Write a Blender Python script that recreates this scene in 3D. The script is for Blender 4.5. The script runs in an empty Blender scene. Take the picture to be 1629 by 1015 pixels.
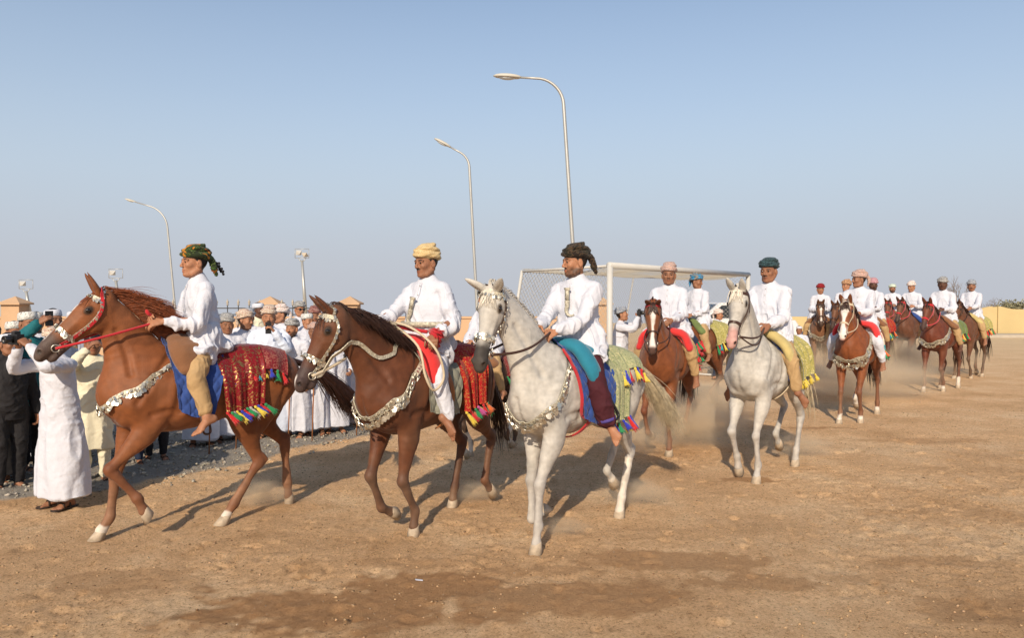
import bpy, math, random
import numpy as np
from mathutils import Vector, Matrix
R = math.radians
sc = bpy.context.scene
col = sc.collection

# ------------------------------------------------------------------ camera, light, exposure
cam_d = bpy.data.cameras.new('camera'); cam = bpy.data.objects.new('camera', cam_d); col.objects.link(cam)
cam.location = (0, 0, 1.88)
cam_d.sensor_width = 36; cam_d.lens = 36 * 1200 / 1629
cam_d.clip_start = .1; cam_d.clip_end = 4000
cam.rotation_euler = (R(90 - 1.55), 0, 0)
sc.camera = cam
SUN_EL, SUN_AZ = 29.0, 192.0          # azimuth clockwise from +Y of where the sun stands
sd = Vector((math.sin(R(SUN_AZ)) * math.cos(R(SUN_EL)), math.cos(R(SUN_AZ)) * math.cos(R(SUN_EL)), math.sin(R(SUN_EL))))
sun_d = bpy.data.lights.new('sun', 'SUN'); sun = bpy.data.objects.new('sun', sun_d); col.objects.link(sun)
sun_d.energy = 4.6; sun_d.angle = R(.6); sun_d.color = (1, .845, .655)
sun.rotation_euler = sd.to_track_quat('Z', 'Y').to_euler(); sun.location = (0, -20, 30)
w = bpy.data.worlds.new('World'); sc.world = w; w.use_nodes = True
nt = w.node_tree; bg = nt.nodes['Background']
sky = nt.nodes.new('ShaderNodeTexSky'); sky.sky_type = 'NISHITA'; sky.sun_disc = False
sky.sun_elevation = R(SUN_EL); sky.sun_rotation = R(SUN_AZ); sky.dust_density = 1.0; sky.air_density = 1.0; sky.ozone_density = 1.6; sky.altitude = 100
bg.inputs['Strength'].default_value = .12
# dusty air: the clear sky fades into a pale haze towards the horizon, the same all the way round
tcw = nt.nodes.new('ShaderNodeTexCoord'); sx = nt.nodes.new('ShaderNodeSeparateXYZ'); nt.links.new(tcw.outputs['Generated'], sx.inputs[0])
hz = nt.nodes.new('ShaderNodeValToRGB'); nt.links.new(sx.outputs['Z'], hz.inputs[0]); he = hz.color_ramp.elements
he[0].position = 0; he[0].color = (1, 1, 1, 1); he[1].position = 1; he[1].color = (.1, .1, .1, 1)
for p_, v_ in ((.08, .95), (.15, .86), (.25, .56), (.37, .30)): q_ = he.new(p_); q_.color = (v_, v_, v_, 1)
hc_ = nt.nodes.new('ShaderNodeValToRGB'); nt.links.new(sx.outputs['Z'], hc_.inputs[0]); ce = hc_.color_ramp.elements
ce[0].position = 0; ce[0].color = (.399, .418, .463, 1); ce[1].position = 1; ce[1].color = (.42, .5, .61, 1)
for p_, v_ in ((.05, (.402, .428, .48)), (.15, (.412, .475, .55)), (.37, (.42, .5, .61))): q_ = ce.new(p_); q_.color = (*v_, 1)
hs_ = nt.nodes.new('ShaderNodeVectorMath'); hs_.operation = 'SCALE'; hs_.inputs['Scale'].default_value = 10; nt.links.new(hc_.outputs[0], hs_.inputs[0])
hm = nt.nodes.new('ShaderNodeMix'); hm.data_type = 'RGBA'; nt.links.new(hs_.outputs[0], hm.inputs['B'])
nt.links.new(hz.outputs[0], hm.inputs['Factor']); nt.links.new(sky.outputs[0], hm.inputs['A']); nt.links.new(hm.outputs['Result'], bg.inputs[0])
sc.view_settings.view_transform = 'Standard'; sc.view_settings.look = 'None'; sc.view_settings.gamma = 1
sc.cycles.volume_bounces = 3; sc.cycles.max_bounces = 8
sc.view_settings.use_curve_mapping = False; sc.view_settings.exposure = 0.12

# ------------------------------------------------------------------ numpy helpers
f32 = np.float32
def A(*v): return np.array(v, dtype=float)
def nrm(v):
    v = np.asarray(v, float); return v / max(np.linalg.norm(v), 1e-9)
def rotz(a): c, s = math.cos(a), math.sin(a); return np.array([[c, -s, 0], [s, c, 0], [0, 0, 1.]])
def roty(a): c, s = math.cos(a), math.sin(a); return np.array([[c, 0, s], [0, 1, 0], [-s, 0, c]])
def rotx(a): c, s = math.cos(a), math.sin(a); return np.array([[1, 0, 0], [0, c, -s], [0, s, c]])
def axrot(ax, a):
    x, y, z = nrm(ax); c, s = math.cos(a), math.sin(a); K = np.array([[0, -z, y], [z, 0, -x], [-y, x, 0]])
    return np.eye(3) + s * K + (1 - c) * K @ K
def _h(ix, iy, iz, seed):
    n = (ix * 374761393 + iy * 668265263 + iz * 2147483647 + seed * 1274126177) & 0xffffffff
    n = ((n ^ (n >> 13)) * 1274126177) & 0xffffffff
    return ((n ^ (n >> 16)) & 0xffff) / 32767.5 - 1.0
def noise(P, s=1.0, seed=0):
    P = np.asarray(P, float) * s; i = np.floor(P).astype(np.int64); f = P - i; f = f * f * (3 - 2 * f); o = 0
    for dx in (0, 1):
        for dy in (0, 1):
            for dz in (0, 1):
                wgt = (f[:, 0] if dx else 1 - f[:, 0]) * (f[:, 1] if dy else 1 - f[:, 1]) * (f[:, 2] if dz else 1 - f[:, 2])
                o = o + wgt * _h(i[:, 0] + dx, i[:, 1] + dy, i[:, 2] + dz, seed)
    return o
def catmull(P, sub):
    P = np.asarray(P, float)
    if len(P) < 3 or sub < 2: return P
    Q = np.vstack([2 * P[0] - P[1], P, 2 * P[-1] - P[-2]]); out = []
    for i in range(1, len(Q) - 2):
        p0, p1, p2, p3 = Q[i - 1], Q[i], Q[i + 1], Q[i + 2]
        for k in range(sub):
            t = k / sub
            out.append(.5 * ((2 * p1) + (-p0 + p2) * t + (2 * p0 - 5 * p1 + 4 * p2 - p3) * t * t + (-p0 + 3 * p1 - 3 * p2 + p3) * t ** 3))
    out.append(P[-1]); return np.array(out)

def sstep(x, a, b):
    t = np.clip((x - a) / (b - a), 0, 1); return t * t * (3 - 2 * t)

class Field:
    """a signed distance grid: parts are blended in, then meshed as one continuous skin"""
    def __init__(s, lo, hi, vox):
        s.lo = np.array(lo, float); s.v = vox
        s.n = np.ceil((np.array(hi, float) - s.lo) / vox).astype(int) + 2
        s.g = np.full(s.n, .6, f32)
        s.ax = [(s.lo[i] + np.arange(s.n[i]) * vox).astype(f32) for i in range(3)]
    def box(s, lo, hi):
        a = np.clip(np.floor((np.array(lo) - s.lo) / s.v).astype(int), 0, s.n - 1)
        b = np.clip(np.ceil((np.array(hi) - s.lo) / s.v).astype(int) + 1, 1, s.n)
        b = np.maximum(b, a + 1)
        sl = tuple(slice(a[i], b[i]) for i in range(3))
        X = s.ax[0][sl[0]][:, None, None]; Y = s.ax[1][sl[1]][None, :, None]; Z = s.ax[2][sl[2]][None, None, :]
        return sl, X, Y, Z
    def merge(s, sl, d, k, op):
        g = s.g[sl]
        if op == 'sub': g, d = -g, d
        if k > 0:
            h = np.clip(.5 + .5 * (g - d) / k, 0, 1); r = g + (d - g) * h - k * h * (1 - h)
        else: r = np.minimum(g, d)
        s.g[sl] = -r if op == 'sub' else r
    def seg(s, p0, p1, r0, r1, side, X, Y, Z):
        p0 = np.asarray(p0, float); p1 = np.asarray(p1, float); d = p1 - p0; L = max(np.linalg.norm(d), 1e-6); dh = d / L
        sv = np.asarray(side, float); sv = sv - dh * (sv @ dh)
        if np.linalg.norm(sv) < 1e-3: sv = np.cross(dh, (1, .1, .3))
        sv = nrm(sv); nv = np.cross(dh, sv)
        x = X - f32(p0[0]); y = Y - f32(p0[1]); z = Z - f32(p0[2])
        ax = x * f32(dh[0]) + y * f32(dh[1]) + z * f32(dh[2])
        t = np.clip(ax / f32(L), 0, 1)
        a = r0[0] + t * f32(r1[0] - r0[0]); b = r0[1] + t * f32(r1[1] - r0[1])
        wv = ax - t * f32(L); u = x * f32(sv[0]) + y * f32(sv[1]) + z * f32(sv[2]); v = x * f32(nv[0]) + y * f32(nv[1]) + z * f32(nv[2])
        c = np.minimum(a, b)
        q = np.sqrt((u / a) ** 2 + (v / b) ** 2 + (wv / c) ** 2) + f32(1e-4)
        return np.sqrt(u * u + v * v + wv * wv + f32(1e-8)) * (1 - 1 / q)
    def chain(s, pts, rad, side=(0, 1, 0), k=.03, sub=3, op='add'):
        pts = np.asarray(pts, float); rad = np.array([r if hasattr(r, '__len__') else (r, r) for r in rad], float)
        M = catmull(np.hstack([pts, rad]), sub) if len(pts) > 2 else np.hstack([pts, rad])
        p, r = M[:, :3], np.maximum(M[:, 3:], .002); mg = r.max() + k + 3 * s.v
        sl, X, Y, Z = s.box(p.min(0) - mg, p.max(0) + mg)
        D = np.full(tuple(q.stop - q.start for q in sl), .6, f32)
        off = [q.start for q in sl]
        for i in range(len(p) - 1):
            m2 = max(r[i].max(), r[i + 1].max()) + k + 3 * s.v
            s2, x, y, z = s.box(np.minimum(p[i], p[i + 1]) - m2, np.maximum(p[i], p[i + 1]) + m2)
            l2 = tuple(slice(s2[j].start - off[j], s2[j].stop - off[j]) for j in range(3))
            if any(q.start < 0 for q in l2): continue
            D[l2] = np.minimum(D[l2], s.seg(p[i], p[i + 1], r[i], r[i + 1], side, x, y, z))
        s.merge(sl, D, k, op)
    def ell(s, c, r, M=None, k=.02, op='add'):
        c = np.asarray(c, float); r = np.array(r, float); mg = r.max() + k + 3 * s.v
        sl, X, Y, Z = s.box(c - mg, c + mg); x = X - f32(c[0]); y = Y - f32(c[1]); z = Z - f32(c[2])
        if M is None: M = np.eye(3)
        u = [x * f32(M[0, i]) + y * f32(M[1, i]) + z * f32(M[2, i]) for i in range(3)]
        q = np.sqrt(sum((u[i] / f32(r[i])) ** 2 for i in range(3))) + f32(1e-4)
        d = np.sqrt(sum(a * a for a in u) + f32(1e-8)) * (1 - 1 / q)
        s.merge(sl, d.astype(f32), k, op)
    def plane(s, p, n, lo=None, hi=None):
        """cut away the side the normal points to, inside a box"""
        n = nrm(n); lo = s.lo if lo is None else lo; hi = s.lo + s.n * s.v if hi is None else hi
        sl, X, Y, Z = s.box(lo, hi)
        d = (X - f32(p[0])) * f32(n[0]) + (Y - f32(p[1])) * f32(n[1]) + (Z - f32(p[2])) * f32(n[2])
        s.g[sl] = np.maximum(s.g[sl], d)
    def sample(s, P):
        q = (np.asarray(P, float) - s.lo) / s.v; q = np.clip(q, 0, np.array(s.n) - 1.001); i = q.astype(int); f = q - i; o = 0
        for dx in (0, 1):
            for dy in (0, 1):
                for dz in (0, 1):
                    wg = (f[:, 0] if dx else 1 - f[:, 0]) * (f[:, 1] if dy else 1 - f[:, 1]) * (f[:, 2] if dz else 1 - f[:, 2])
                    o = o + wg * s.g[i[:, 0] + dx, i[:, 1] + dy, i[:, 2] + dz]
        return o
    def grad(s, P):
        e = s.v * 1.5; P = np.asarray(P, float)
        G = np.stack([s.sample(P + A(*(e * (j == i) for j in range(3)))) - s.sample(P - A(*(e * (j == i) for j in range(3)))) for i in range(3)], 1)
        return G / np.maximum(np.linalg.norm(G, axis=1, keepdims=True), 1e-6)
    def snap(s, P, off=0., it=8):
        P = np.array(P, float)
        for _ in range(it):
            P -= (np.clip(s.sample(P) - off, -.05, .05) * .85)[:, None] * s.grad(P)
        return P
    def mesh(s, relax=1):
        g = s.g; ins = g < 0; n = s.n
        cnt = np.zeros(n - 1, np.int8)
        for dx in (0, 1):
            for dy in (0, 1):
                for dz in (0, 1):
                    cnt += ins[dx:n[0] - 1 + dx, dy:n[1] - 1 + dy, dz:n[2] - 1 + dz]
        act = (cnt > 0) & (cnt < 8); I = np.argwhere(act)
        idx = np.full(n - 1, -1, np.int32); idx[act] = np.arange(len(I))
        V = np.zeros((len(I), 3)); C = np.zeros(len(I))
        corners = [(a, b, c) for a in (0, 1) for b in (0, 1) for c in (0, 1)]
        val = {c: g[I[:, 0] + c[0], I[:, 1] + c[1], I[:, 2] + c[2]] for c in corners}
        for c in corners:
            for ax in range(3):
                if c[ax] == 0:
                    c2 = list(c); c2[ax] = 1; v0, v1 = val[c], val[tuple(c2)]
                    m = (v0 < 0) != (v1 < 0); t = v0[m] / (v0[m] - v1[m]); P = np.tile(A(*c), (m.sum(), 1)); P[:, ax] += t
                    V[m] += P; C[m] += 1
        V = (V / C[:, None] + I) * s.v + s.lo
        F = []
        for ax in range(3):
            b, c = (ax + 1) % 3, (ax + 2) % 3
            sl0 = [slice(1, n[i] - 1) for i in range(3)]; sl1 = list(sl0); sl0[ax] = slice(0, n[ax] - 1); sl1[ax] = slice(1, n[ax])
            a0, a1 = ins[tuple(sl0)], ins[tuple(sl1)]; E = np.argwhere(a0 != a1)
            if not len(E): continue
            off = A(1, 1, 1).astype(int); off[ax] = 0; E = E + off; flip = a0[a0 != a1]
            def at(db, dc):
                q = E.copy(); q[:, b] += db; q[:, c] += dc; return idx[q[:, 0], q[:, 1], q[:, 2]]
            Q = np.stack([at(-1, -1), at(0, -1), at(0, 0), at(-1, 0)], 1)
            Q[~flip] = Q[~flip][:, ::-1]; F.append(Q)
        F = np.vstack(F)
        for _ in range(relax):
            S = np.zeros_like(V); K = np.zeros(len(V))
            for a in range(4):
                for b in ((a + 1) % 4, (a + 3) % 4):
                    np.add.at(S, F[:, a], V[F[:, b]]); np.add.at(K, F[:, a], 1)
            V = V * .5 + .5 * S / K[:, None]
        return V, F

def vnormals(V, F):
    N = np.zeros_like(V); fn = np.cross(V[F[:, 2]] - V[F[:, 0]], V[F[:, 3]] - V[F[:, 1]]) if F.shape[1] == 4 else np.cross(V[F[:, 1]] - V[F[:, 0]], V[F[:, 2]] - V[F[:, 0]])
    for i in range(F.shape[1]): np.add.at(N, F[:, i], fn)
    return N / np.maximum(np.linalg.norm(N, axis=1, keepdims=True), 1e-9)

class MB:
    """collects polygons of any size"""
    def __init__(s): s.V = []; s.F = []; s.n = 0
    def add(s, V, F):
        V = np.asarray(V, float); s.V.append(V); s.F += [tuple(int(i) + s.n for i in f) for f in F]; s.n += len(V); return s
    def box(s, c, size, M=None):
        h = np.array(size) / 2; V = np.array([[x, y, z] for x in (-1, 1) for y in (-1, 1) for z in (-1, 1)]) * h
        if M is not None: V = V @ np.asarray(M).T
        return s.add(V + np.array(c), [(0, 1, 3, 2), (4, 6, 7, 5), (0, 4, 5, 1), (2, 3, 7, 6), (0, 2, 6, 4), (1, 5, 7, 3)])
    def tube(s, P, r, n=8, cap=True):
        P = np.asarray(P, float); m = len(P); r = np.broadcast_to(np.asarray(r, float), (m,)); T = np.gradient(P, axis=0)
        up = A(0, 0, 1) if abs(nrm(T[0])[2]) < .9 else A(1, 0, 0); V = []; a = np.linspace(0, 2 * np.pi, n, endpoint=False)
        for i in range(m):
            t = nrm(T[i]); u = nrm(up - t * (up @ t)); up = u; v = np.cross(t, u)
            V.append(P[i] + r[i] * (np.cos(a)[:, None] * u + np.sin(a)[:, None] * v))
        F = [(i * n + j, i * n + (j + 1) % n, (i + 1) * n + (j + 1) % n, (i + 1) * n + j) for i in range(m - 1) for j in range(n)]
        if cap: F += [tuple(range(n))[::-1], tuple(range((m - 1) * n, m * n))]
        return s.add(np.vstack(V), F)
    def lathe(s, prof, n=16, M=None, c=(0, 0, 0), sq=(1, 1)):
        a = np.linspace(0, 2 * np.pi, n, endpoint=False); V = np.vstack([np.stack([r * np.cos(a) * sq[0], r * np.sin(a) * sq[1], np.full(n, z)], 1) for r, z in prof])
        if M is not None: V = V @ np.asarray(M).T
        m = len(prof); F = [(i * n + j, i * n + (j + 1) % n, (i + 1) * n + (j + 1) % n, (i + 1) * n + j) for i in range(m - 1) for j in range(n)]
        F += [tuple(range(n))[::-1], tuple(range((m - 1) * n, m * n))]
        return s.add(V + np.array(c), F)
    def ball(s, c, r, n=8, M=None):
        r = np.broadcast_to(np.asarray(r, float), (3,)); th = np.linspace(.12, np.pi - .12, n)
        V = np.vstack([np.stack([np.sin(t) * np.cos(a), np.sin(t) * np.sin(a), np.full(n + 2, math.cos(t))], 1) for t in th for a in [np.linspace(0, 2 * np.pi, n + 2, endpoint=False)]]) * r
        if M is not None: V = V @ np.asarray(M).T
        k = n + 2; F = [(i * k + j, (i + 1) * k + j, (i + 1) * k + (j + 1) % k, i * k + (j + 1) % k) for i in range(n - 1) for j in range(k)]
        F += [tuple(range(k)), tuple(range((n - 1) * k, n * k))[::-1]]
        return s.add(V + np.array(c), F)
    def build(s, name, mat, parent=None, smooth=True, mats=None):
        return link_mesh(name, np.vstack(s.V), s.F, mat, parent, smooth)

def make_mesh(name, V, F, mat, smooth=True, colr=None):
    me = bpy.data.meshes.new(name); V = np.asarray(V, f32)
    if isinstance(F, np.ndarray):
        k = F.shape[1]; me.vertices.add(len(V)); me.vertices.foreach_set('co', V.ravel())
        me.loops.add(len(F) * k); me.loops.foreach_set('vertex_index', F.astype(np.int32).ravel())
        me.polygons.add(len(F)); me.polygons.foreach_set('loop_start', np.arange(0, len(F) * k, k, dtype=np.int32))
        me.update(calc_edges=True)
    else:
        me.from_pydata(V.tolist(), [], F)
    if smooth: me.polygons.foreach_set('use_smooth', np.ones(len(me.polygons), bool))
    if colr is not None:
        at = me.color_attributes.new('Col', 'FLOAT_COLOR', 'POINT')
        at.data.foreach_set('color', np.hstack([colr, np.ones((len(colr), 1))]).astype(f32).ravel())
    if mat: me.materials.append(mat)
    me.update(); return me
def link_mesh(name, V, F, mat, parent=None, smooth=True, colr=None):
    me = make_mesh(name, V, F, mat, smooth, colr); o = bpy.data.objects.new(name, me); col.objects.link(o); o.parent = parent; return o
def put(name, me, parent=None):
    o = bpy.data.objects.new(name, me); col.objects.link(o); o.parent = parent; return o
def tag(o, label=None, cat=None, group=None, kind=None):
    for k, v in (('label', label), ('category', cat), ('group', group), ('kind', kind)):
        if v: o[k] = v
    return o
def empty(name, loc, rz=0, label=None, cat=None, group=None, s=1.0):
    o = bpy.data.objects.new(name, None); col.objects.link(o); o.location = loc; o.rotation_euler = (0, 0, rz); o.scale = (s, s, s)
    o.empty_display_size = .2; return tag(o, label, cat, group)
def heading(deg): return R(180 + deg)     # 0 = facing picture left, 90 = facing the camera

# ------------------------------------------------------------------ materials
def mat(name, colr=(.5, .5, .5), rough=.7, spec=.3, metal=0, bump=0, bscale=60, bdist=.01, var=0, vscale=8, attr=False, sheen=0, sss=0, obj=True, trans=0):
    m = bpy.data.materials.new(name); m.use_nodes = True; N = m.node_tree; L = N.links; b = N.nodes['Principled BSDF']
    b.inputs['Roughness'].default_value = rough; b.inputs['Specular IOR Level'].default_value = spec; b.inputs['Metallic'].default_value = metal
    if sheen: b.inputs['Sheen Weight'].default_value = sheen
    if sss: b.inputs['Subsurface Weight'].default_value = sss; b.inputs['Subsurface Radius'].default_value = (.012, .004, .002); b.inputs['Subsurface Scale'].default_value = 1
    tc = N.nodes.new('ShaderNodeTexCoord'); out = None
    if attr:
        a = N.nodes.new('ShaderNodeAttribute'); a.attribute_name = 'Col'; out = a.outputs['Color']
    if var:
        n = N.nodes.new('ShaderNodeTexNoise'); n.inputs['Scale'].default_value = vscale; n.inputs['Detail'].default_value = 5; L.new(tc.outputs['Object'], n.inputs['Vector'])
        r = N.nodes.new('ShaderNodeMapRange'); r.inputs[1].default_value = .3; r.inputs[2].default_value = .7; r.inputs[3].default_value = 1 - var; r.inputs[4].default_value = 1 + var; L.new(n.outputs[0], r.inputs[0])
        mx = N.nodes.new('ShaderNodeMix'); mx.data_type = 'RGBA'; mx.blend_type = 'MULTIPLY'; mx.inputs['Factor'].default_value = 1
        if out is not None: L.new(out, mx.inputs['A'])
        else: mx.inputs['A'].default_value = (*colr, 1)
        L.new(r.outputs[0], mx.inputs['B']); out = mx.outputs['Result']
    if out is not None: L.new(out, b.inputs['Base Color'])
    else: b.inputs['Base Color'].default_value = (*colr, 1)
    if bump:
        n = N.nodes.new('ShaderNodeTexNoise'); n.inputs['Scale'].default_value = bscale; n.inputs['Detail'].default_value = 4; L.new(tc.outputs['Object'], n.inputs['Vector'])
        bp = N.nodes.new('ShaderNodeBump'); bp.inputs['Strength'].default_value = bump; bp.inputs['Distance'].default_value = bdist; L.new(n.outputs[0], bp.inputs['Height']); L.new(bp.outputs[0], b.inputs['Normal'])
    return m
def pattern(name, cols, scale=30, rough=.8, metal_last=False, kind='noise', stretch=(1, 1, 1), bump=.3, dist=1.5, sheen=.1):
    """woven print: a constant ramp over warped noise gives irregular coloured motifs"""
    m = bpy.data.materials.new(name); m.use_nodes = True; N = m.node_tree; L = N.links; b = N.nodes['Principled BSDF']
    b.inputs['Roughness'].default_value = rough; b.inputs['Sheen Weight'].default_value = sheen; b.inputs['Specular IOR Level'].default_value = .2
    tc = N.nodes.new('ShaderNodeTexCoord'); mp = N.nodes.new('ShaderNodeMapping'); mp.inputs['Scale'].default_value = stretch; L.new(tc.outputs['Object'], mp.inputs[0])
    if kind == 'noise':
        n = N.nodes.new('ShaderNodeTexNoise'); n.inputs['Scale'].default_value = scale; n.inputs['Detail'].default_value = 2; n.inputs['Distortion'].default_value = dist; fac = n.outputs[0]
    elif kind == 'voronoi':
        n = N.nodes.new('ShaderNodeTexVoronoi'); n.inputs['Scale'].default_value = scale; fac = n.outputs['Distance']
    else:
        n = N.nodes.new('ShaderNodeTexWave'); n.inputs['Scale'].default_value = scale; n.inputs['Distortion'].default_value = dist; fac = n.outputs[1]
    L.new(mp.outputs[0], n.inputs['Vector'])
    r = N.nodes.new('ShaderNodeValToRGB'); r.color_ramp.interpolation = 'CONSTANT'; e = r.color_ramp.elements
    lo, hi = (.36, .62) if kind == 'noise' else ((0.0, .62) if kind == 'voronoi' else (0, 1))
    for i, c in enumerate(cols):
        p = 0 if i == 0 else lo + (hi - lo) * i / len(cols)
        if i < 2: q = e[i]; q.position = p
        else: q = e.new(p)
        q.color = (*c, 1)
    L.new(fac, r.inputs[0]); L.new(r.outputs[0], b.inputs['Base Color'])
    if metal_last:
        g = N.nodes.new('ShaderNodeMath'); g.operation = 'GREATER_THAN'; g.inputs[1].default_value = lo + (hi - lo) * (len(cols) - 1) / len(cols); L.new(fac, g.inputs[0]); L.new(g.outputs[0], b.inputs['Metallic'])
        b.inputs['Roughness'].default_value = .45
    if bump:
        bp = N.nodes.new('ShaderNodeBump'); bp.inputs['Strength'].default_value = bump; bp.inputs['Distance'].default_value = .004; L.new(fac, bp.inputs['Height']); L.new(bp.outputs[0], b.inputs['Normal'])
    return m
M = {}
M['coat'] = mat('horse_coat', rough=.56, spec=.28, attr=True, var=.18, vscale=12, bump=.28, bscale=150, sheen=.06)
M['greycoat'] = mat('grey_horse_coat', rough=.65, spec=.25, attr=True, var=.10, vscale=22, bump=.2, bscale=110)
M['skin'] = mat('skin', rough=.55, spec=.3, attr=True, var=.08, vscale=30, sss=.08, bump=.08, bscale=150)
M['eye'] = mat('eye', (.012, .008, .006), rough=.08, spec=.6)
M['hoof'] = mat('hoof_horn', (.42, .34, .25), rough=.6, var=.25, vscale=25)
M['darkhoof'] = mat('dark_hoof_horn', (.09, .07, .055), rough=.6, var=.25, vscale=25)
M['silver'] = mat('silver', (.60, .57, .49), rough=.36, metal=.9, var=.3, vscale=60)
M['ivory'] = mat('silver_braid', (.50, .46, .36), rough=.5, metal=.4, var=.4, vscale=70, bump=.6, bscale=140)
M['red'] = mat('red_cloth', (.42, .012, .02), rough=.8, sheen=.3, bump=.3, bscale=90, var=.12)
M['brightred'] = mat('bright_red_felt', (.60, .03, .03), rough=.8, sheen=.3, bump=.2, bscale=50, var=.1)
M['leather'] = mat('dark_leather', (.05, .022, .014), rough=.45, spec=.4, bump=.15)
M['tanleather'] = mat('tan_leather', (.32, .13, .05), rough=.5, spec=.4, bump=.15)
M['rope'] = mat('cream_rope', (.55, .46, .33), rough=.8, bump=.6, bscale=150)
M['brownfelt'] = mat('brown_felt', (.19, .085, .038), rough=.9, sheen=.3, bump=.3, bscale=60, var=.08)
M['turq'] = mat('turquoise_cloth', (.015, .17, .25), rough=.8, sheen=.2, bump=.3, bscale=60, var=.1)
M['blue'] = mat('royal_blue_quilt', (.02, .055, .22), rough=.75, sheen=.2, bump=.2, bscale=120)
M['greyquilt'] = mat('grey_green_quilt', (.24, .24, .19), rough=.8, bump=.2, bscale=120)
M['yellowcloth'] = mat('yellow_cloth', (.46, .37, .15), rough=.8, bump=.3, sheen=.2, var=.15)
M['greencloth'] = mat('green_cloth', (.12, .16, .05), rough=.8, bump=.3, sheen=.2, var=.15)
M['brocade'] = pattern('red_gold_brocade', [(.17, .005, .009), (.21, .007, .012), (.13, .004, .007), (.19, .006, .010), (.16, .005, .008), (.46, .29, .10)], scale=26, metal_last=True, dist=2.2)
M['redgold'] = pattern('red_fine_gold_cloth', [(.30, .006, .010), (.36, .009, .012), (.33, .008, .012), (.35, .009, .014), (.32, .008, .01), (.34, .009, .012), (.42, .20, .05)], scale=36, dist=3)
M['maroon'] = pattern('maroon_brocade', [(.15, .010, .016), (.20, .014, .022), (.26, .10, .07)], scale=34, dist=2)
M['leaf'] = pattern('green_leaf_cloth', [(.30, .32, .17), (.38, .38, .22), (.16, .20, .09), (.42, .40, .22)], scale=30, dist=1.6)
M['yellowgreen'] = pattern('yellow_green_brocade', [(.30, .27, .07), (.42, .36, .12), (.20, .21, .06), (.50, .43, .2)], scale=34, dist=1.6)
M['white'] = mat('white_cotton', (.55, .565, .63), rough=.85, sheen=.1, bump=.5, bscale=11, bdist=.03, var=.02, vscale=5)
M['bluewhite'] = mat('pale_blue_cotton', (.58, .64, .76), rough=.85, bump=.35, bscale=16, bdist=.025)
M['cream'] = mat('cream_cotton', (.66, .62, .47), rough=.85, bump=.35, bscale=16, bdist=.025)
M['khaki'] = mat('khaki_trousers', (.40, .265, .13), rough=.85, bump=.5, bscale=13, var=.05, bdist=.025)
M['plum'] = mat('plum_trousers', (.055, .010, .016), rough=.85, bump=.5, bscale=13, var=.1, bdist=.025)
M['black'] = mat('black_cloth', (.016, .015, .017), rough=.8, bump=.5, bscale=13, bdist=.025)
M['teal'] = mat('teal_cloth', (.01, .12, .14), rough=.8, bump=.5, bscale=13, bdist=.025)
M['navy'] = mat('navy_cloth', (.02, .03, .06), rough=.85, bump=.5, bscale=13, bdist=.025)
M['jeans'] = mat('blue_denim', (.06, .10, .18), rough=.85, bump=.4, bscale=40)
M['sandal'] = mat('sandal_leather', (.03, .018, .012), rough=.6)
M['blackplastic'] = mat('black_plastic', (.012, .012, .013), rough=.35, spec=.5)
M['bandage'] = mat('white_bandage', (.75, .73, .70), rough=.9, bump=.4, bscale=60)
for nm, c in dict(tred=(.5, .012, .015), tgreen=(.01, .22, .07), tblue=(.02, .03, .36), tyellow=(.65, .5, .06), tteal=(.01, .28, .34), tgrey=(.4, .38, .36), torange=(.65, .14, .03), tpink=(.5, .08, .3)).items():
    M[nm] = mat(nm[1:] + '_thread', c, rough=.85, sheen=.3, bump=.8, bscale=120)
# ------------------------------------------------------------------ ground
rng = random.Random(7)
def ground_axis(dense, step, far):
    a, b = dense; m = list(np.arange(a, b, step)); x = b; st = step
    while x < far[1]: x += st; st *= 1.09; m.append(x)
    x = a; st = step; l = []
    while x > far[0]: st *= 1.09; x -= st; l.append(x)
    return np.array(l[::-1] + m)
gx = ground_axis((-6.0, 6.3), .024, (-2500, 2500)); gy = ground_axis((4.0, 10.5), .024, (-300, 3000))
GX, GY = np.meshgrid(gx, gy, indexing='ij'); P2 = np.stack([GX.ravel(), GY.ravel(), np.zeros(GX.size)], 1)
EDGE = np.array([(-40, 2.5), (-9, 5.6), (-4.7, 6.95), (-3.8, 7.35), (-3.2, 8.4), (-2.6, 9.4), (-1.9, 10.6), (-1.35, 13), (-1.0, 17), (-.8, 25)])
def gravel_mask(x, y): # positive inside the gravel strip, left of the track edge
    xe = np.interp(y, EDGE[1:, 1], EDGE[1:, 0]); return np.where(y < 5.6, -1, xe - x) - np.clip(y - 24, 0, 1e9)
def height(P):
    x, y = P[:, 0], P[:, 1]; fade = 1 / (1 + np.clip(np.hypot(x, y) - 12, 0, None) * .10)
    h = .014 * noise(P, .9, 1) + .009 * noise(P, 2.6, 2) + .005 * noise(P, 7, 3)
    cl = np.clip(noise(P, 13, 4) - .25, 0, 1) * .020 + np.clip(noise(P, 24, 5) - .2, 0, 1) * .018 + .004 * noise(P, 38, 6)
    rough = .35 + .9 * np.clip(noise(P, .55, 8) + .35, 0, 1); h = h + cl * rough
    gm = np.clip(gravel_mask(x, y) * 1.5, 0, 1); h = h + gm * (.03 + .05 * np.clip(noise(P, .8, 12), 0, 1)); return h * fade - .032 * np.clip(np.hypot(x, y) - 47, 0, None)
hz_ = height(P2)
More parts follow.
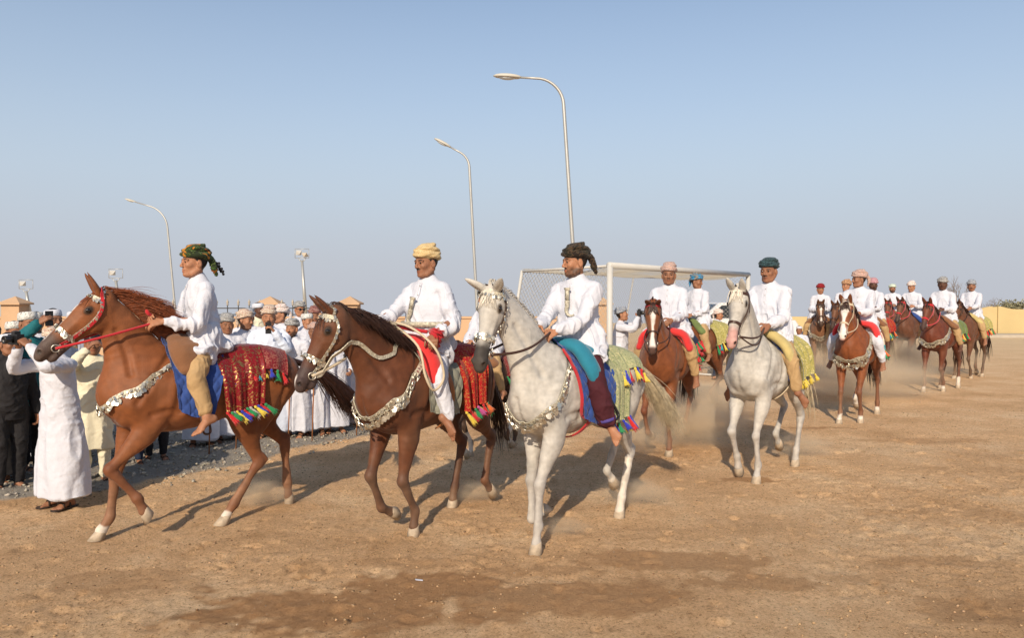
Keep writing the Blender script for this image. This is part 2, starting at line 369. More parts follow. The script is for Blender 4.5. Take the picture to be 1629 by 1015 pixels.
for k in range(900):                                                     # hoof prints and scuffs
    cx, cy = rng.uniform(-6, 6.3), rng.uniform(4.2, 12) ; r = rng.uniform(.035, .065); dp = rng.uniform(.005, .020)
    a, b = np.searchsorted(gx, (cx - .3, cx + .3)), np.searchsorted(gy, (cy - .3, cy + .3)); ii = (np.arange(a[0], a[1])[:, None] * len(gy) + np.arange(b[0], b[1])[None]).ravel()
    e = rng.uniform(.7, 1.6); d = np.hypot((P2[ii, 0] - cx) * e, (P2[ii, 1] - cy) / e) / r * (1 + .45 * noise(P2[ii], 16, k))
    hz_[ii] += dp * (-np.exp(-d ** 4) + .55 * np.exp(-((d - 1.35) / .3) ** 2))
P2[:, 2] = hz_ - .006
CG = np.zeros((len(P2), 3)); dist_ = np.hypot(P2[:, 0], P2[:, 1])
def damp(x, y, rx, ry, amt=1):
    global CG
    q = np.hypot((P2[:, 0] - x) / rx, (P2[:, 1] - y) / ry) + .42 * noise(P2, 1.8, 21) + .28 * noise(P2, 5, 22) + .25 * noise(P2, 16, 23); CG[:, 0] = np.maximum(CG[:, 0], amt * sstep(-q, -1.05, -.72))
for a in [(-1.25, 4.55, .95, .42), (-.6, 4.9, .7, .22), (.35, 4.7, .9, .30, .8), (-.9, 5.3, .5, .12, .5), (1.05, 5.35, .75, .2, .75), (1.7, 4.9, .5, .16, .7), (2.3, 5.0, .5, .2, .5), (2.9, 5.3, .4, .15, .5), (.3, 5.15, .5, .13, .5), (3.4, 6.6, .6, .15, .4), (4.4, 10.9, .55, .10, 1), (3.6, 9.6, .2, .07, .9), (5.4, 10, .8, .2, .5), (-2.6, 5.0, .5, .2, .5), (3.0, 4.5, .8, .25, .45), (2.4, 7.75, .3, .12, .9), (4.8, 6.4, 1.2, .4, .35)]: damp(*a)
CG[:, 1] = sstep(gravel_mask(P2[:, 0], P2[:, 1]) + .12 * noise(P2, 3, 5), -.05, .12); CG[:, 2] = sstep(dist_, 16, 45)
gi = np.arange(len(P2)).reshape(GX.shape); GF = np.stack([gi[:-1, :-1], gi[1:, :-1], gi[1:, 1:], gi[:-1, 1:]], -1).reshape(-1, 4)
m = bpy.data.materials.new('packed_dirt'); m.use_nodes = True; N = m.node_tree; L = N.links; b = N.nodes['Principled BSDF']; b.inputs['Roughness'].default_value = .95; b.inputs['Specular IOR Level'].default_value = .15
def node(t, **k):
    n = N.nodes.new(t)
    for a, v in k.items():
        if a in ('blend_type', 'data_type', 'operation'): setattr(n, a, v)
        else: n.inputs[a].default_value = v
    return n
tc = node('ShaderNodeTexCoord'); at = N.nodes.new('ShaderNodeAttribute'); at.attribute_name = 'Col'; sp = node('ShaderNodeSeparateColor'); L.new(at.outputs['Color'], sp.inputs[0])
def nz(scale, det=6, rough=.6):
    n = node('ShaderNodeTexNoise', Scale=scale, Detail=det, Roughness=rough); L.new(tc.outputs['Object'], n.inputs['Vector']); return n.outputs[0]
def ramp(fac, stops):
    r = N.nodes.new('ShaderNodeValToRGB'); e = r.color_ramp.elements
    for i, (p, c) in enumerate(stops):
        q = e[i] if i < 2 else e.new(p); q.position = p; q.color = (*c, 1)
    L.new(fac, r.inputs[0]); return r.outputs[0]
def mixn(f, a, b_, mode='MIX'):
    x = node('ShaderNodeMix', data_type='RGBA', blend_type=mode)
    for s_, v in (('Factor', f), ('A', a), ('B', b_)):
        if hasattr(v, 'links') or hasattr(v, 'is_linked'): L.new(v, x.inputs[s_])
        else: x.inputs[s_].default_value = v if not isinstance(v, tuple) else (*v, 1)
    return x.outputs['Result']
base = ramp(nz(.8, 8, .65), [(.34, (.60, .375, .20)), (.5, (.735, .485, .275)), (.64, (.80, .575, .355))])
fine = ramp(nz(46, 9, .85), [(.39, (.36, .28, .22)), (.46, (.95, .92, .89)), (.57, (1.05, 1.05, 1.05)), (.67, (1.42, 1.44, 1.46))])  # fine speckle; its darkest flecks paint in the small shadows of clods
c1 = mixn(1.0, base, fine, 'MULTIPLY'); c1 = mixn(1.0, c1, ramp(nz(13, 10, .88), [(.34, (.70, .64, .58)), (.46, (1.03, 1.02, 1.0)), (.62, (1.12, 1.14, 1.16))]), 'MULTIPLY')
patch = ramp(nz(2.6, 7, .7), [(.56, (0, 0, 0)), (.70, (1, 1, 1))]); pf = node('ShaderNodeMath', operation='MULTIPLY'); L.new(patch, pf.inputs[0]); pf.inputs[1].default_value = .45
c1 = mixn(pf.outputs[0], c1, (.42, .225, .095))
c1 = mixn(sp.outputs[0], c1, mixn(nz(26, 6, .7), (.29, .135, .058), (.66, .40, .20)))
grv = mixn(nz(30, 6, .8), (.20, .175, .15), (.46, .42, .36)); c1 = mixn(sp.outputs[1], c1, grv)
c1 = mixn(sp.outputs[2], c1, (.68, .50, .30))
L.new(c1, b.inputs['Base Color'])
bp = node('ShaderNodeBump', Strength=1, Distance=.03); L.new(nz(80, 9, .8), bp.inputs['Height']); b2 = node('ShaderNodeBump', Strength=.35, Distance=.04); L.new(nz(16, 8, .8), b2.inputs['Height']); L.new(bp.outputs[0], b2.inputs['Normal']); L.new(b2.outputs[0], b.inputs['Normal'])
tag(link_mesh('ground', P2, GF, m, None, True, CG), kind='structure')
def stones(name, pts, sizes, mt, flat=.6, label=None):
    pts = np.array(pts); n = len(pts); O_ = np.array([(1, 0, 0), (0, 1, 0), (-1, 0, 0), (0, -1, 0), (.1, .1, 1), (0, 0, -1)], float); rs = np.random.RandomState(len(pts))
    ang = rs.rand(n) * 6.28; V = np.tile(O_, (n, 1, 1)) * (1 + .35 * rs.randn(n, 6, 1).clip(-1.5, 1.5)) * sizes[:, None, None] * np.array([1, .8, flat]); c, s_ = np.cos(ang)[:, None], np.sin(ang)[:, None]
    x = V[..., 0] * c - V[..., 1] * s_; y = V[..., 0] * s_ + V[..., 1] * c; V = np.stack([x, y, V[..., 2]], -1) + pts[:, None]
    T = np.array([(0, 1, 4), (1, 2, 4), (2, 3, 4), (3, 0, 4), (1, 0, 5), (2, 1, 5), (3, 2, 5), (0, 3, 5)]); F = (T[None] + 6 * np.arange(n)[:, None, None]).reshape(-1, 3)
    g = (.55 + .7 * rs.rand(n)); C = np.repeat(np.stack([g, g * (.96 + .05 * rs.rand(n)), g * (.90 + .1 * rs.rand(n))], 1), 6, 0)
    o = link_mesh(name, V.reshape(-1, 3), F, mt, None, False, C); o['kind'] = 'stuff'
    if label: o['label'] = label
    return o
def stonemat(nm, c):
    m = mat(nm, c, rough=.9, attr=True); N = m.node_tree; b = N.nodes['Principled BSDF']; a = [n for n in N.nodes if n.type == 'ATTRIBUTE'][0]; x = N.nodes.new('ShaderNodeMix'); x.data_type = 'RGBA'; x.blend_type = 'MULTIPLY'; x.inputs['Factor'].default_value = 1
    N.links.new(a.outputs['Color'], x.inputs['A']); x.inputs['B'].default_value = (*c, 1); N.links.new(x.outputs['Result'], b.inputs['Base Color']); return m
def groundz(x, y):
    i = np.clip(np.searchsorted(gx, x), 0, len(gx) - 1); j = np.clip(np.searchsorted(gy, y), 0, len(gy) - 1); return P2[i * len(gy) + j, 2]
rs = np.random.RandomState(3)
x = rs.uniform(-7, 9, 5200); y = 3.9 + 12 * rs.rand(5200) ** 1.5; sz = .003 + .004 * rs.rand(5200) ** 3 + .013 * (rs.rand(5200) > .992) * rs.rand(5200)
stones('pebbles', np.stack([x, y, groundz(x, y) + sz * .3], 1), sz, stonemat('pebble_stone', (.44, .36, .27)), label='small pale pebbles scattered over the dirt')
x = rs.uniform(-7, 9, 16000); y = 3.9 + 9 * rs.rand(16000) ** 1.3; sz = .004 + .011 * rs.rand(16000) ** 2.5; keep = (noise(np.stack([x, y, x * 0], 1), 1.1, 77) > -.05)
stones('dirt_clods', np.stack([x, y, groundz(x, y) + sz * .2], 1)[keep], sz[keep], stonemat('dirt_clod', (.40, .265, .15)), .5, label='crumbs of brown dirt scattered over the ground')
x = rs.uniform(-7, 9, 13000); y = 3.9 + 9 * rs.rand(13000) ** 1.2; sz = .004 + .007 * rs.rand(13000) ** 2; keep = (noise(np.stack([x, y, x * 0], 1), .9, 31) + .8 * rs.randn(13000) > .1)
stones('dark_crumbs', np.stack([x, y, groundz(x, y) + sz * .2], 1)[keep], sz[keep], stonemat('dark_crumb', (.20, .11, .055)), .5, label='small dark brown crumbs on the dirt, coloured to stand in for specks of clod shadow')  # crumbs coloured dark to mimic the shadow specks between clods
x = rs.uniform(-11, -.6, 60000); y = 5.6 + 15 * rs.rand(60000) ** 1.3; k = gravel_mask(x, y) + .25 * rs.randn(60000) > .05; x, y = x[k][:26000], y[k][:26000]; sz = .008 + .024 * rs.rand(len(x)) ** 2.5
stones('gravel', np.stack([x, y, groundz(x, y) + sz * .35], 1), sz, stonemat('gravel_stone', (.36, .33, .28)), .7, label='grey crushed gravel along the spectators edge')
for (x, y, c) in [(-.62, 4.98, 1), (2.78, 10.1, 0)]:
    mb = MB(); mb.box((x, y, float(groundz(x, y)) + .012), (.05, .018, .004), rotz(.3) @ roty(.2)); o = mb.build('paper_scrap', M['white'], None, smooth=False); tag(o, ['crumpled white scrap lying on dirt left of the far grey horse', 'thin white scrap lying on the dirt in the foreground'][c], 'litter')

# ------------------------------------------------------------------ walls, goal, lamps, trees
peach = mat('peach_render', (.52, .34, .205), rough=.9, var=.08, vscale=1.5, bump=.15, bscale=20); yellow = mat('yellow_render', (.52, .40, .20), rough=.9, var=.06, vscale=.8, bump=.1, bscale=10)
concrete = mat('concrete', (.42, .37, .30), rough=.9, var=.1, vscale=3); galv = mat('galvanised_steel', (.42, .42, .40), rough=.45, metal=.5, var=.08, vscale=2)
whitepaint = mat('white_painted_steel', (.50, .49, .46), rough=.5, spec=.4, var=.06, vscale=4); glassy = mat('lamp_glass', (.55, .58, .60), rough=.15, spec=.7); darkmetal = mat('dark_metal', (.05, .05, .05), rough=.5)
def pxX(px, Y): return (px - 814.5) / 1200 * Y
def wall(name, label, x0, x1, y0, y1, h, th, mt, cop=None, sections=1):
    r = empty(name, (x0, y0, 0), 0, label, 'wall'); a = A(0, 0, 0); b_ = A(x1 - x0, y1 - y0, 0); d = b_ - a; Lw = np.linalg.norm(d); an = math.atan2(d[1], d[0]); Rz = rotz(an)
    MB().box(a + d / 2 + A(0, 0, h / 2 - .15), (Lw, th, h + .3), Rz).build('wall_face', mt, r, smooth=False)
    if cop: MB().box(a + d / 2 + A(0, 0, h + .035), (Lw + .02, th + .08, .07), Rz).build('coping', cop, r, smooth=False)
    return r
YW = 25.
r = wall('boundary_wall', 'low peach boundary wall with square pillars behind the spectators', pxX(-80, YW), pxX(968, YW), YW, YW, 1.22, .2, peach, peach)
for px in (25, 231, 430, 557, 955):
    x0 = pxX(px, YW) - pxX(-80, YW); s_ = .60
    MB().box((x0, -.02, .83), (s_, s_ - .05, 1.70)).build('pillar', peach, r, smooth=False)
    mb = MB(); h = s_ * .64; mb.add([(x0 - h, -h - .02, 1.68), (x0 + h, -h - .02, 1.68), (x0 + h, h - .02, 1.68), (x0 - h, h - .02, 1.68), (x0 - h, -h - .02, 1.73), (x0 + h, -h - .02, 1.73), (x0 + h, h - .02, 1.73), (x0 - h, h - .02, 1.73), (x0, 0, 1.96)], [(0, 3, 2, 1), (0, 1, 5, 4), (1, 2, 6, 5), (2, 3, 7, 6), (3, 0, 4, 7), (4, 5, 8), (5, 6, 8), (6, 7, 8), (7, 4, 8)]); mb.build('pillar_cap', peach, r, smooth=False)
r = empty('iron_railing', (pxX(150, YW), YW, 1.30), 0, 'dark iron railing with pale finials on top of the peach wall', 'railing')
Lr = pxX(520, YW) - pxX(150, YW)
for z in (.05, .26): MB().box((Lr / 2, .02, z), (Lr, .03, .035)).build('rail', darkmetal, r, smooth=False)
for k in range(int(Lr / .36)):
    x0 = k * .36 + .1
    MB().box((x0, -.012, .17), (.025, .025, .36)).build('bar', darkmetal, r, smooth=False); MB().lathe([(.02, 0), (.045, .03), (.02, .07), (.05, .10), (.03, .15), (.004, .22)], 6, None, (x0, -.012, .35)).build('finial', concrete, r)
# yellow wall on the right, its top sweeping up to peaks beside each joint
YR = 38.; r = empty('yellow_wall', (pxX(1180, YR), YR, 0), 0, 'long yellow rendered wall with swept-up tops behind the last riders', 'wall')
xa = 0; X_ = lambda px: pxX(px, YR) - pxX(1180, YR)
for (a, b_, ta, tb) in [(1180, 1300, .97, .97), (1304, 1420, .97, 1.2), (1424, 1577, 1.30, 1.50), (1586, 1760, 1.50, 1.50), (1769, 1990, 1.5, 1.5)]:
    xs = np.linspace(X_(a), X_(b_), 36); u = (xs - xs[0]) / (xs[-1] - xs[0]); dl = xs - xs[0]; dr = xs[-1] - xs
    if ta > 1.25: top = 1.34 + .15 * np.exp(-(dr / .5) ** 2) + (.15 * np.exp(-(dl / .5) ** 2) if a > 1580 else 0)
    else: top = ta + 0 * xs
    V = np.concatenate([np.stack([xs, xs * 0 + yy, zz], 1) for yy, zz in ((-.1, xs * 0 - .3), (-.1, top), (.1, top), (.1, xs * 0 - .3))]); n = 36; F = [(k * n + i, k * n + i + 1, (k + 1) * n + i + 1, (k + 1) * n + i) for k in range(3) for i in range(n - 1)] + [(0, n, 2 * n, 3 * n), (n - 1, 4 * n - 1, 3 * n - 1, 2 * n - 1)]
    MB().add(V, F).build('wall_panel', yellow, r, smooth=False)
for px in (1302, 1422, 1581.5, 1764.5): MB().box((X_(px), .02, .5 if px < 1500 else .66), (.27 if px > 1500 else .12, .12, 1.3 if px < 1500 else 1.6)).build('joint_panel', yellow, r, smooth=False)
MB().box((X_(1600), -1.0, .06), (X_(1990) - X_(1180), 1.6, .16)).build('kerb', concrete, r, smooth=False)
# goal
r = empty('football_goal', (pxX(970, 12.7), 12.7, 0), math.atan2(5.0, 3.89), 'white football goal with netting behind the middle riders', 'goal')
GW, GH, GD = 6.33, 2.44, 1.85; rp = .052
MB().tube([(0, 0, -.1), (0, 0, GH)], rp, 16).build('goal_post', whitepaint, r); MB().tube([(GW, 0, -.1), (GW, 0, GH)], rp, 16).build('goal_post', whitepaint, r)
MB().tube([(-.03, 0, GH), (GW + .03, 0, GH)], rp + .003, 16).build('crossbar', whitepaint, r)
for x0 in (0, GW):
    MB().tube([(x0, .05, GH - .01), (x0, GD, GH - .06)], .022, 8).build('top_stay', whitepaint, r); MB().tube([(x0, GD, GH - .04), (x0, GD + .45, .02)], .028, 8).build('back_post', whitepaint, r); MB().tube([(x0, .06, .03), (x0, GD + .45, .03)], .025, 8).build('base_bar', whitepaint, r)
MB().tube([(0, GD, GH - .06), (GW, GD, GH - .06)], .018, 8).build('back_top_bar', whitepaint, r); MB().tube([(0, GD + .45, .03), (GW, GD + .45, .03)], .025, 8).build('back_base_bar', whitepaint, r)
for x0 in (2.1, 4.2): MB().tube([(x0, GD, GH - .05), (x0, GD + .45, .03)], .018, 8).build('back_post', whitepaint, r)
netm = mat('net_cord', (.42, .39, .33), rough=.9)
def net(f, W, Hh, s_=.095, rad=.0028, sag=0):
    mb = MB(); 
    def line(p, q):
        k = max(int(np.hypot(*(np.array(q) - p)) / .35), 1) + 1; T = np.linspace(0, 1, k + 1); mb.tube([f(p[0] + (q[0] - p[0]) * t, p[1] + (q[1] - p[1]) * t) for t in T], rad, 3, cap=False)
    c = -Hh
    while c < W:
        for fl in (0, 1):
            u0, u1 = max(c, 0), min(c + Hh, W)
            if u1 > u0:
                a, b_ = (u0, u0 - c), (u1, u1 - c)
                if fl: a, b_ = (W - a[0], a[1]), (W - b_[0], b_[1])
                line(a, b_)
        c += s_
    o = mb.build('net', netm, r); o['kind'] = 'stuff'
sl = math.hypot(.45, GH - .06)
net(lambda u, v: A(0, u * (1 - 0) + v / GH * .45 * (u / GD), GH - .03 - v + .02 * math.sin(u * 5)), GD, GH - .05)
net(lambda u, v: A(GW, u + v / GH * .45 * (u / GD), GH - .03 - v), GD, GH - .05)
net(lambda u, v: A(u, GD + .45 * v / sl + .05 * math.sin(u * 2.3) * math.sin(v), GH - .06 - (GH - .08) * v / sl), GW, sl)
net(lambda u, v: A(u, .03 + v, GH - .01 - .10 * math.sin(math.pi * v / GD) - .03 * math.sin(u * 3) * math.sin(math.pi * v / GD)), GW, GD, .06, .0028)
# street lamps
def lamp(name, label, px, Y, ytop, lean, head, armlen, seedr, rb=.085, base_px=None):
    top = 1.88 + (475 - ytop) / 1200 * Y; r = empty(name, (pxX(base_px, Y), Y, 0), 0, label, 'street lamp', 'street lamps beyond the field'); xt = pxX(px, Y) - pxX(base_px, Y)
    r1 = armlen * .62; P = [A(xt * t, 0, (top - r1) * t) for t in np.linspace(0, 1, 8)]; d = nrm(P[-1] - P[-2])
    an = np.linspace(0, math.pi / 2 * head, 10)[1:]; C0 = P[-1]
    P += [C0 + A(-r1 * (1 - math.cos(a)), 0, r1 * math.sin(a)) + A(d[0] * r1 * math.sin(a) * .8, 0, 0) for a in an]; e = nrm(P[-1] - P[-2]); P.append(P[-1] + e * (armlen - r1))
    rad = np.linspace(rb, rb * .5, len(P)); MB().tube(P, rad, 12).build('pole', galv, r); MB().box((0, 0, .02), (.4, .4, .06)).build('base_plate', galv, r, smooth=False)
    E_ = P[-1]; Rm = np.column_stack([e, (0, 1, 0), np.cross(e, (0, 1, 0))]); Rm[:, 2] *= np.sign(Rm[2, 2]) if Rm[2, 2] else 1
    mb = MB(); mb.ball(E_ + e * .34, (.40, .15, .085), 10, Rm); V = mb.V[0]; L_ = (V - E_) @ Rm; L_[:, 2] = np.clip(L_[:, 2], -.03, 1); mb.V[0] = E_ + L_ @ Rm.T; mb.build('lamp_housing', mat('lamp_housing_' + str(seedr), (.50, .48, .42), rough=.5), r)
    MB().ball(E_ + e * .36 - Rm[:, 2] * .03, (.24, .11, .06), 8, Rm).build('lamp_glass', glassy, r)
lamp('street_lamp', 'tallest of the three curved street lamps, behind the rider in dark camouflage turban', 896, 21, 127, 0, 1.02, 1.15, 1, .062, 924)
lamp('street_lamp', 'curved street lamp left of the tallest, behind the grey horse head', 747, 31, 240, 0, .72, 1.1, 2, .066, 762)
lamp('street_lamp', 'curved street lamp farthest left, rising behind the boy in green camouflage turban', 268, 49, 327, 0, .86, 2.3, 3, .075, 281)
def floodlight(label, px, Y, ytop, n=2, base_px=None):
    top = 1.88 + (475 - ytop) / 1200 * Y; r = empty('floodlight', (pxX(px, Y), Y, 0), 0, label, 'floodlight', 'floodlights beyond the wall'); k = Y / 60
    MB().tube([(.3 * k, 0, 0), (0, 0, top - .9 * k)], [.16 * k, .10 * k], 10).build('pole', galv, r)
    for s_ in (-1, 1): MB().tube([(0, 0, top - 1.1 * k), (s_ * .32 * k, 0, top - .72 * k)], .03 * k, 6).build('brace', galv, r)
    for p_, q_ in (((-.55, -.72), (.55, -.72)), ((-.55, 0), (.55, 0)), ((-.55, -.72), (-.55, 0)), ((.55, -.72), (.55, 0))): MB().tube([(p_[0] * k, 0, top + p_[1] * k), (q_[0] * k, 0, top + q_[1] * k)], .022 * k, 5).build('frame_bar', galv, r)
    for i in range(n):
        x0 = [-.24, .26][i] * k; Rm = rotz([.5, -.2][i]) @ rotx(.5 if i == 0 else .9); mb = MB(); mb.lathe([(.05 * k, .25 * k), (.2 * k, .14 * k), (.30 * k, 0), (.28 * k, -.02 * k)], 4, Rm @ rotx(math.pi / 2) @ rotz(math.pi / 4), (x0, -.05, top - (.3 + .15 * i) * k)); L_ = mb.build('lamp_head', [whitepaint, concrete][i % 2], r, smooth=False)
floodlight('twin floodlight on a slim pole left of the rider in yellow turban', 481, 62, 396)
floodlight('floodlight on a pole just above the mane of the chestnut horse', 185, 78, 428, 1); floodlight('leftmost floodlight on a pole above the capped spectators', 42, 80, 445, 1)
# trees and bushes at the far right
leafm = mat('dusty_leaves', (.20, .19, .115), rough=.8, var=.4, vscale=3); barkm = mat('bark', (.20, .15, .11), rough=.9, var=.2)
def bush(name, label, px, Y, w_, h, n, leaf, bare=False, seed=0, z0=0):
    rg = random.Random(seed); r = empty(name, (pxX(px, Y), Y, z0), 0, label, 'tree'); tr = MB(); lv = MB(); tips = []
    def br(p, d, l, rad, dep):
        P = [p]
        for j in range(4): d = nrm(d + A(rg.gauss(0, .16), rg.gauss(0, .16), .05)); P.append(P[-1] + d * l / 4)
        tr.tube(P, np.linspace(rad, rad * .55, 5), 5, cap=False)
        if dep == 0: tips.append((P[-1], d)); return
        for k in range(3 if not bare else 3): br(P[-1 - (k > 1)], nrm(d + A(rg.gauss(0, .55) * w_ / h, rg.gauss(0, .5), rg.uniform(-.1, .4))), l * rg.uniform(.55, .8), rad * .55, dep - 1)
    for k in range(3): br(A(rg.gauss(0, .1), 0, 0), nrm(A(rg.gauss(0, .35), rg.gauss(0, .3), 1)), h * .38, .05 * h / 2, 3 if not bare else 4)
    tr.build('trunk', barkm, r)
    if not bare:
        for k in range(n):
            t, d = rg.choice(tips); c = t + A(rg.gauss(0, .14), rg.gauss(0, .14), rg.gauss(0, .12)) * h; s_ = leaf * rg.uniform(.6, 1.3); u = nrm(A(rg.gauss(0, 1), rg.gauss(0, 1), rg.gauss(0, 1))); v = nrm(np.cross(u, A(rg.gauss(0, 1), 1, rg.gauss(0, 1))))
            lv.add([c - u * s_, c + v * s_ * .4, c + u * s_, c - v * s_ * .4], [(0, 1, 2, 3)])
        lv.build('crown', leafm, r, smooth=False)
bush('bare_tree', 'leafless twiggy tree rising behind the two rightmost riders', 1512, 62, 3.0, 3.3, 0, .1, True, 1)
bush('bare_tree', 'low leafless bush behind the yellow wall right of the last rider', 1578, 60, 3.2, 2.1, 0, .1, True, 5)
bush('green_tree', 'dusty green tree behind the yellow wall at the right edge', 1612, 58, 1.6, 1.6, 900, .12, False, 3)
bush('green_tree', 'dusty green bush behind the yellow wall, just left of the right-edge tree', 1585, 64, 1.5, 1.25, 500, .12, False, 9)
# the white car behind the goal net
def car(x, y, rz, label):
    r = empty('parked_car', (x, y, 0), rz, label, 'car'); paint = mat('white_car_paint', (.72, .72, .72), rough=.25, spec=.6); gl = mat('car_glass', (.02, .025, .03), rough=.08, spec=.8); tyre = mat('tyre_rubber', (.02, .02, .02), rough=.8)
    pr = [(-2.4, .45), (-2.42, .95), (-2.3, 1.12), (-1.15, 1.18), (-.95, 1.2), (2.3, 1.12), (2.42, .95), (2.4, .45)]
    def ext(pts, w0, name, mt, z=0, bev=.06):
        V = []; n = len(pts)
        for y_, sc_ in ((-w0, .97), (-w0 + bev, 1), (w0 - bev, 1), (w0, .97)):
            cz = sum(p[1] for p in pts) / n; V += [(p[0] * sc_, y_, cz + (p[1] - cz) * sc_) for p in pts]
        F = [(k * n + i, k * n + (i + 1) % n, (k + 1) * n + (i + 1) % n, (k + 1) * n + i) for k in range(3) for i in range(n)] + [tuple(range(n))[::-1], tuple(range(3 * n, 4 * n))]
        return MB().add(V, F).build(name, mt, r, smooth=False)
    ext(pr, .92, 'body', paint); cab = [(-1.15, 1.15), (-.45, 1.74), (1.9, 1.76), (2.28, 1.15)]; ext(cab, .80, 'cabin', paint)
    for s_ in (-1, 1):
        for q in ([(-.92, 1.2), (-.4, 1.64), (.25, 1.66), (.25, 1.2)], [(.33, 1.2), (.33, 1.66), (1.2, 1.66), (1.2, 1.2)], [(1.28, 1.2), (1.28, 1.66), (1.82, 1.66), (2.08, 1.2)]):
            MB().add([(a, s_ * (.815 - .004), b_) for a, b_ in q] + [(a, s_ * .80, b_) for a, b_ in q], [(0, 1, 2, 3), (4, 7, 6, 5), (0, 4, 5, 1), (1, 5, 6, 2), (2, 6, 7, 3), (3, 7, 4, 0)]).build('side_window', gl, r, smooth=False)
        for x0 in (-1.5, 1.5):
            w_ = MB().lathe([(.2, -.12), (.36, -.12), (.38, -.06), (.38, .06), (.36, .12), (.2, .12)], 20, rotx(math.pi / 2), (x0, s_ * .84, .38)).build('wheel', tyre, r); MB().lathe([(.19, -.02), (.2, .125), (.05, .13)], 12, rotx(math.pi / 2 * -s_), (x0, s_ * .84, .38)).build('rim', galv, w_)
    MB().add([(-1.13, -.7, 1.2), (-1.13, .7, 1.2), (-.5, .66, 1.69), (-.5, -.66, 1.69)], [(0, 3, 2, 1)]).build('windscreen', gl, r, smooth=False).location.x = -.02
    for s_ in (-1, 1): MB().box((-2.43, s_ * .68, .88), (.05, .34, .16)).build('headlight', glassy, r, smooth=False)
car(pxX(1150, 27), 27, R(8), 'white off-road car seen through the goal net behind the riders')
# ------------------------------------------------------------------ horses
def twobone(a, b, l1, l2, sgn):
    a = np.array(a, float); b = np.array(b, float); d = b - a; L = np.linalg.norm(d)
    if L > (l1 + l2) * .995:
        k = L / ((l1 + l2) * .995); l1 *= k; l2 *= k
    c = (l1 * l1 + L * L - l2 * l2) / (2 * L); h = math.sqrt(max(l1 * l1 - c * c, 0)); u = d / L; p = A(-u[1], u[0])
    return a + u * c + p * h * sgn
def capdist(V, p0, p1):
    p0 = np.array(p0, float); d = np.array(p1, float) - p0; t = np.clip(((V - p0) @ d) / (d @ d), 0, 1); return np.linalg.norm(V - p0 - t[:, None] * d, axis=1)
def strand(mb, p, d, L, r, g=(0, 0, -.5), curl=.2, seg=5, rng=random):
    P = [np.array(p, float)]; d = nrm(d); st = L / seg; g = np.array(g)
    for i in range(seg):
        d = nrm(d + g * (.5 if i else .2) + A(rng.gauss(0, curl), rng.gauss(0, curl), rng.gauss(0, curl)) * .4); P.append(P[-1] + d * st)
    mb.tube(P, [r * x for x in np.linspace(1, .12, seg + 1)], n=3, cap=False)

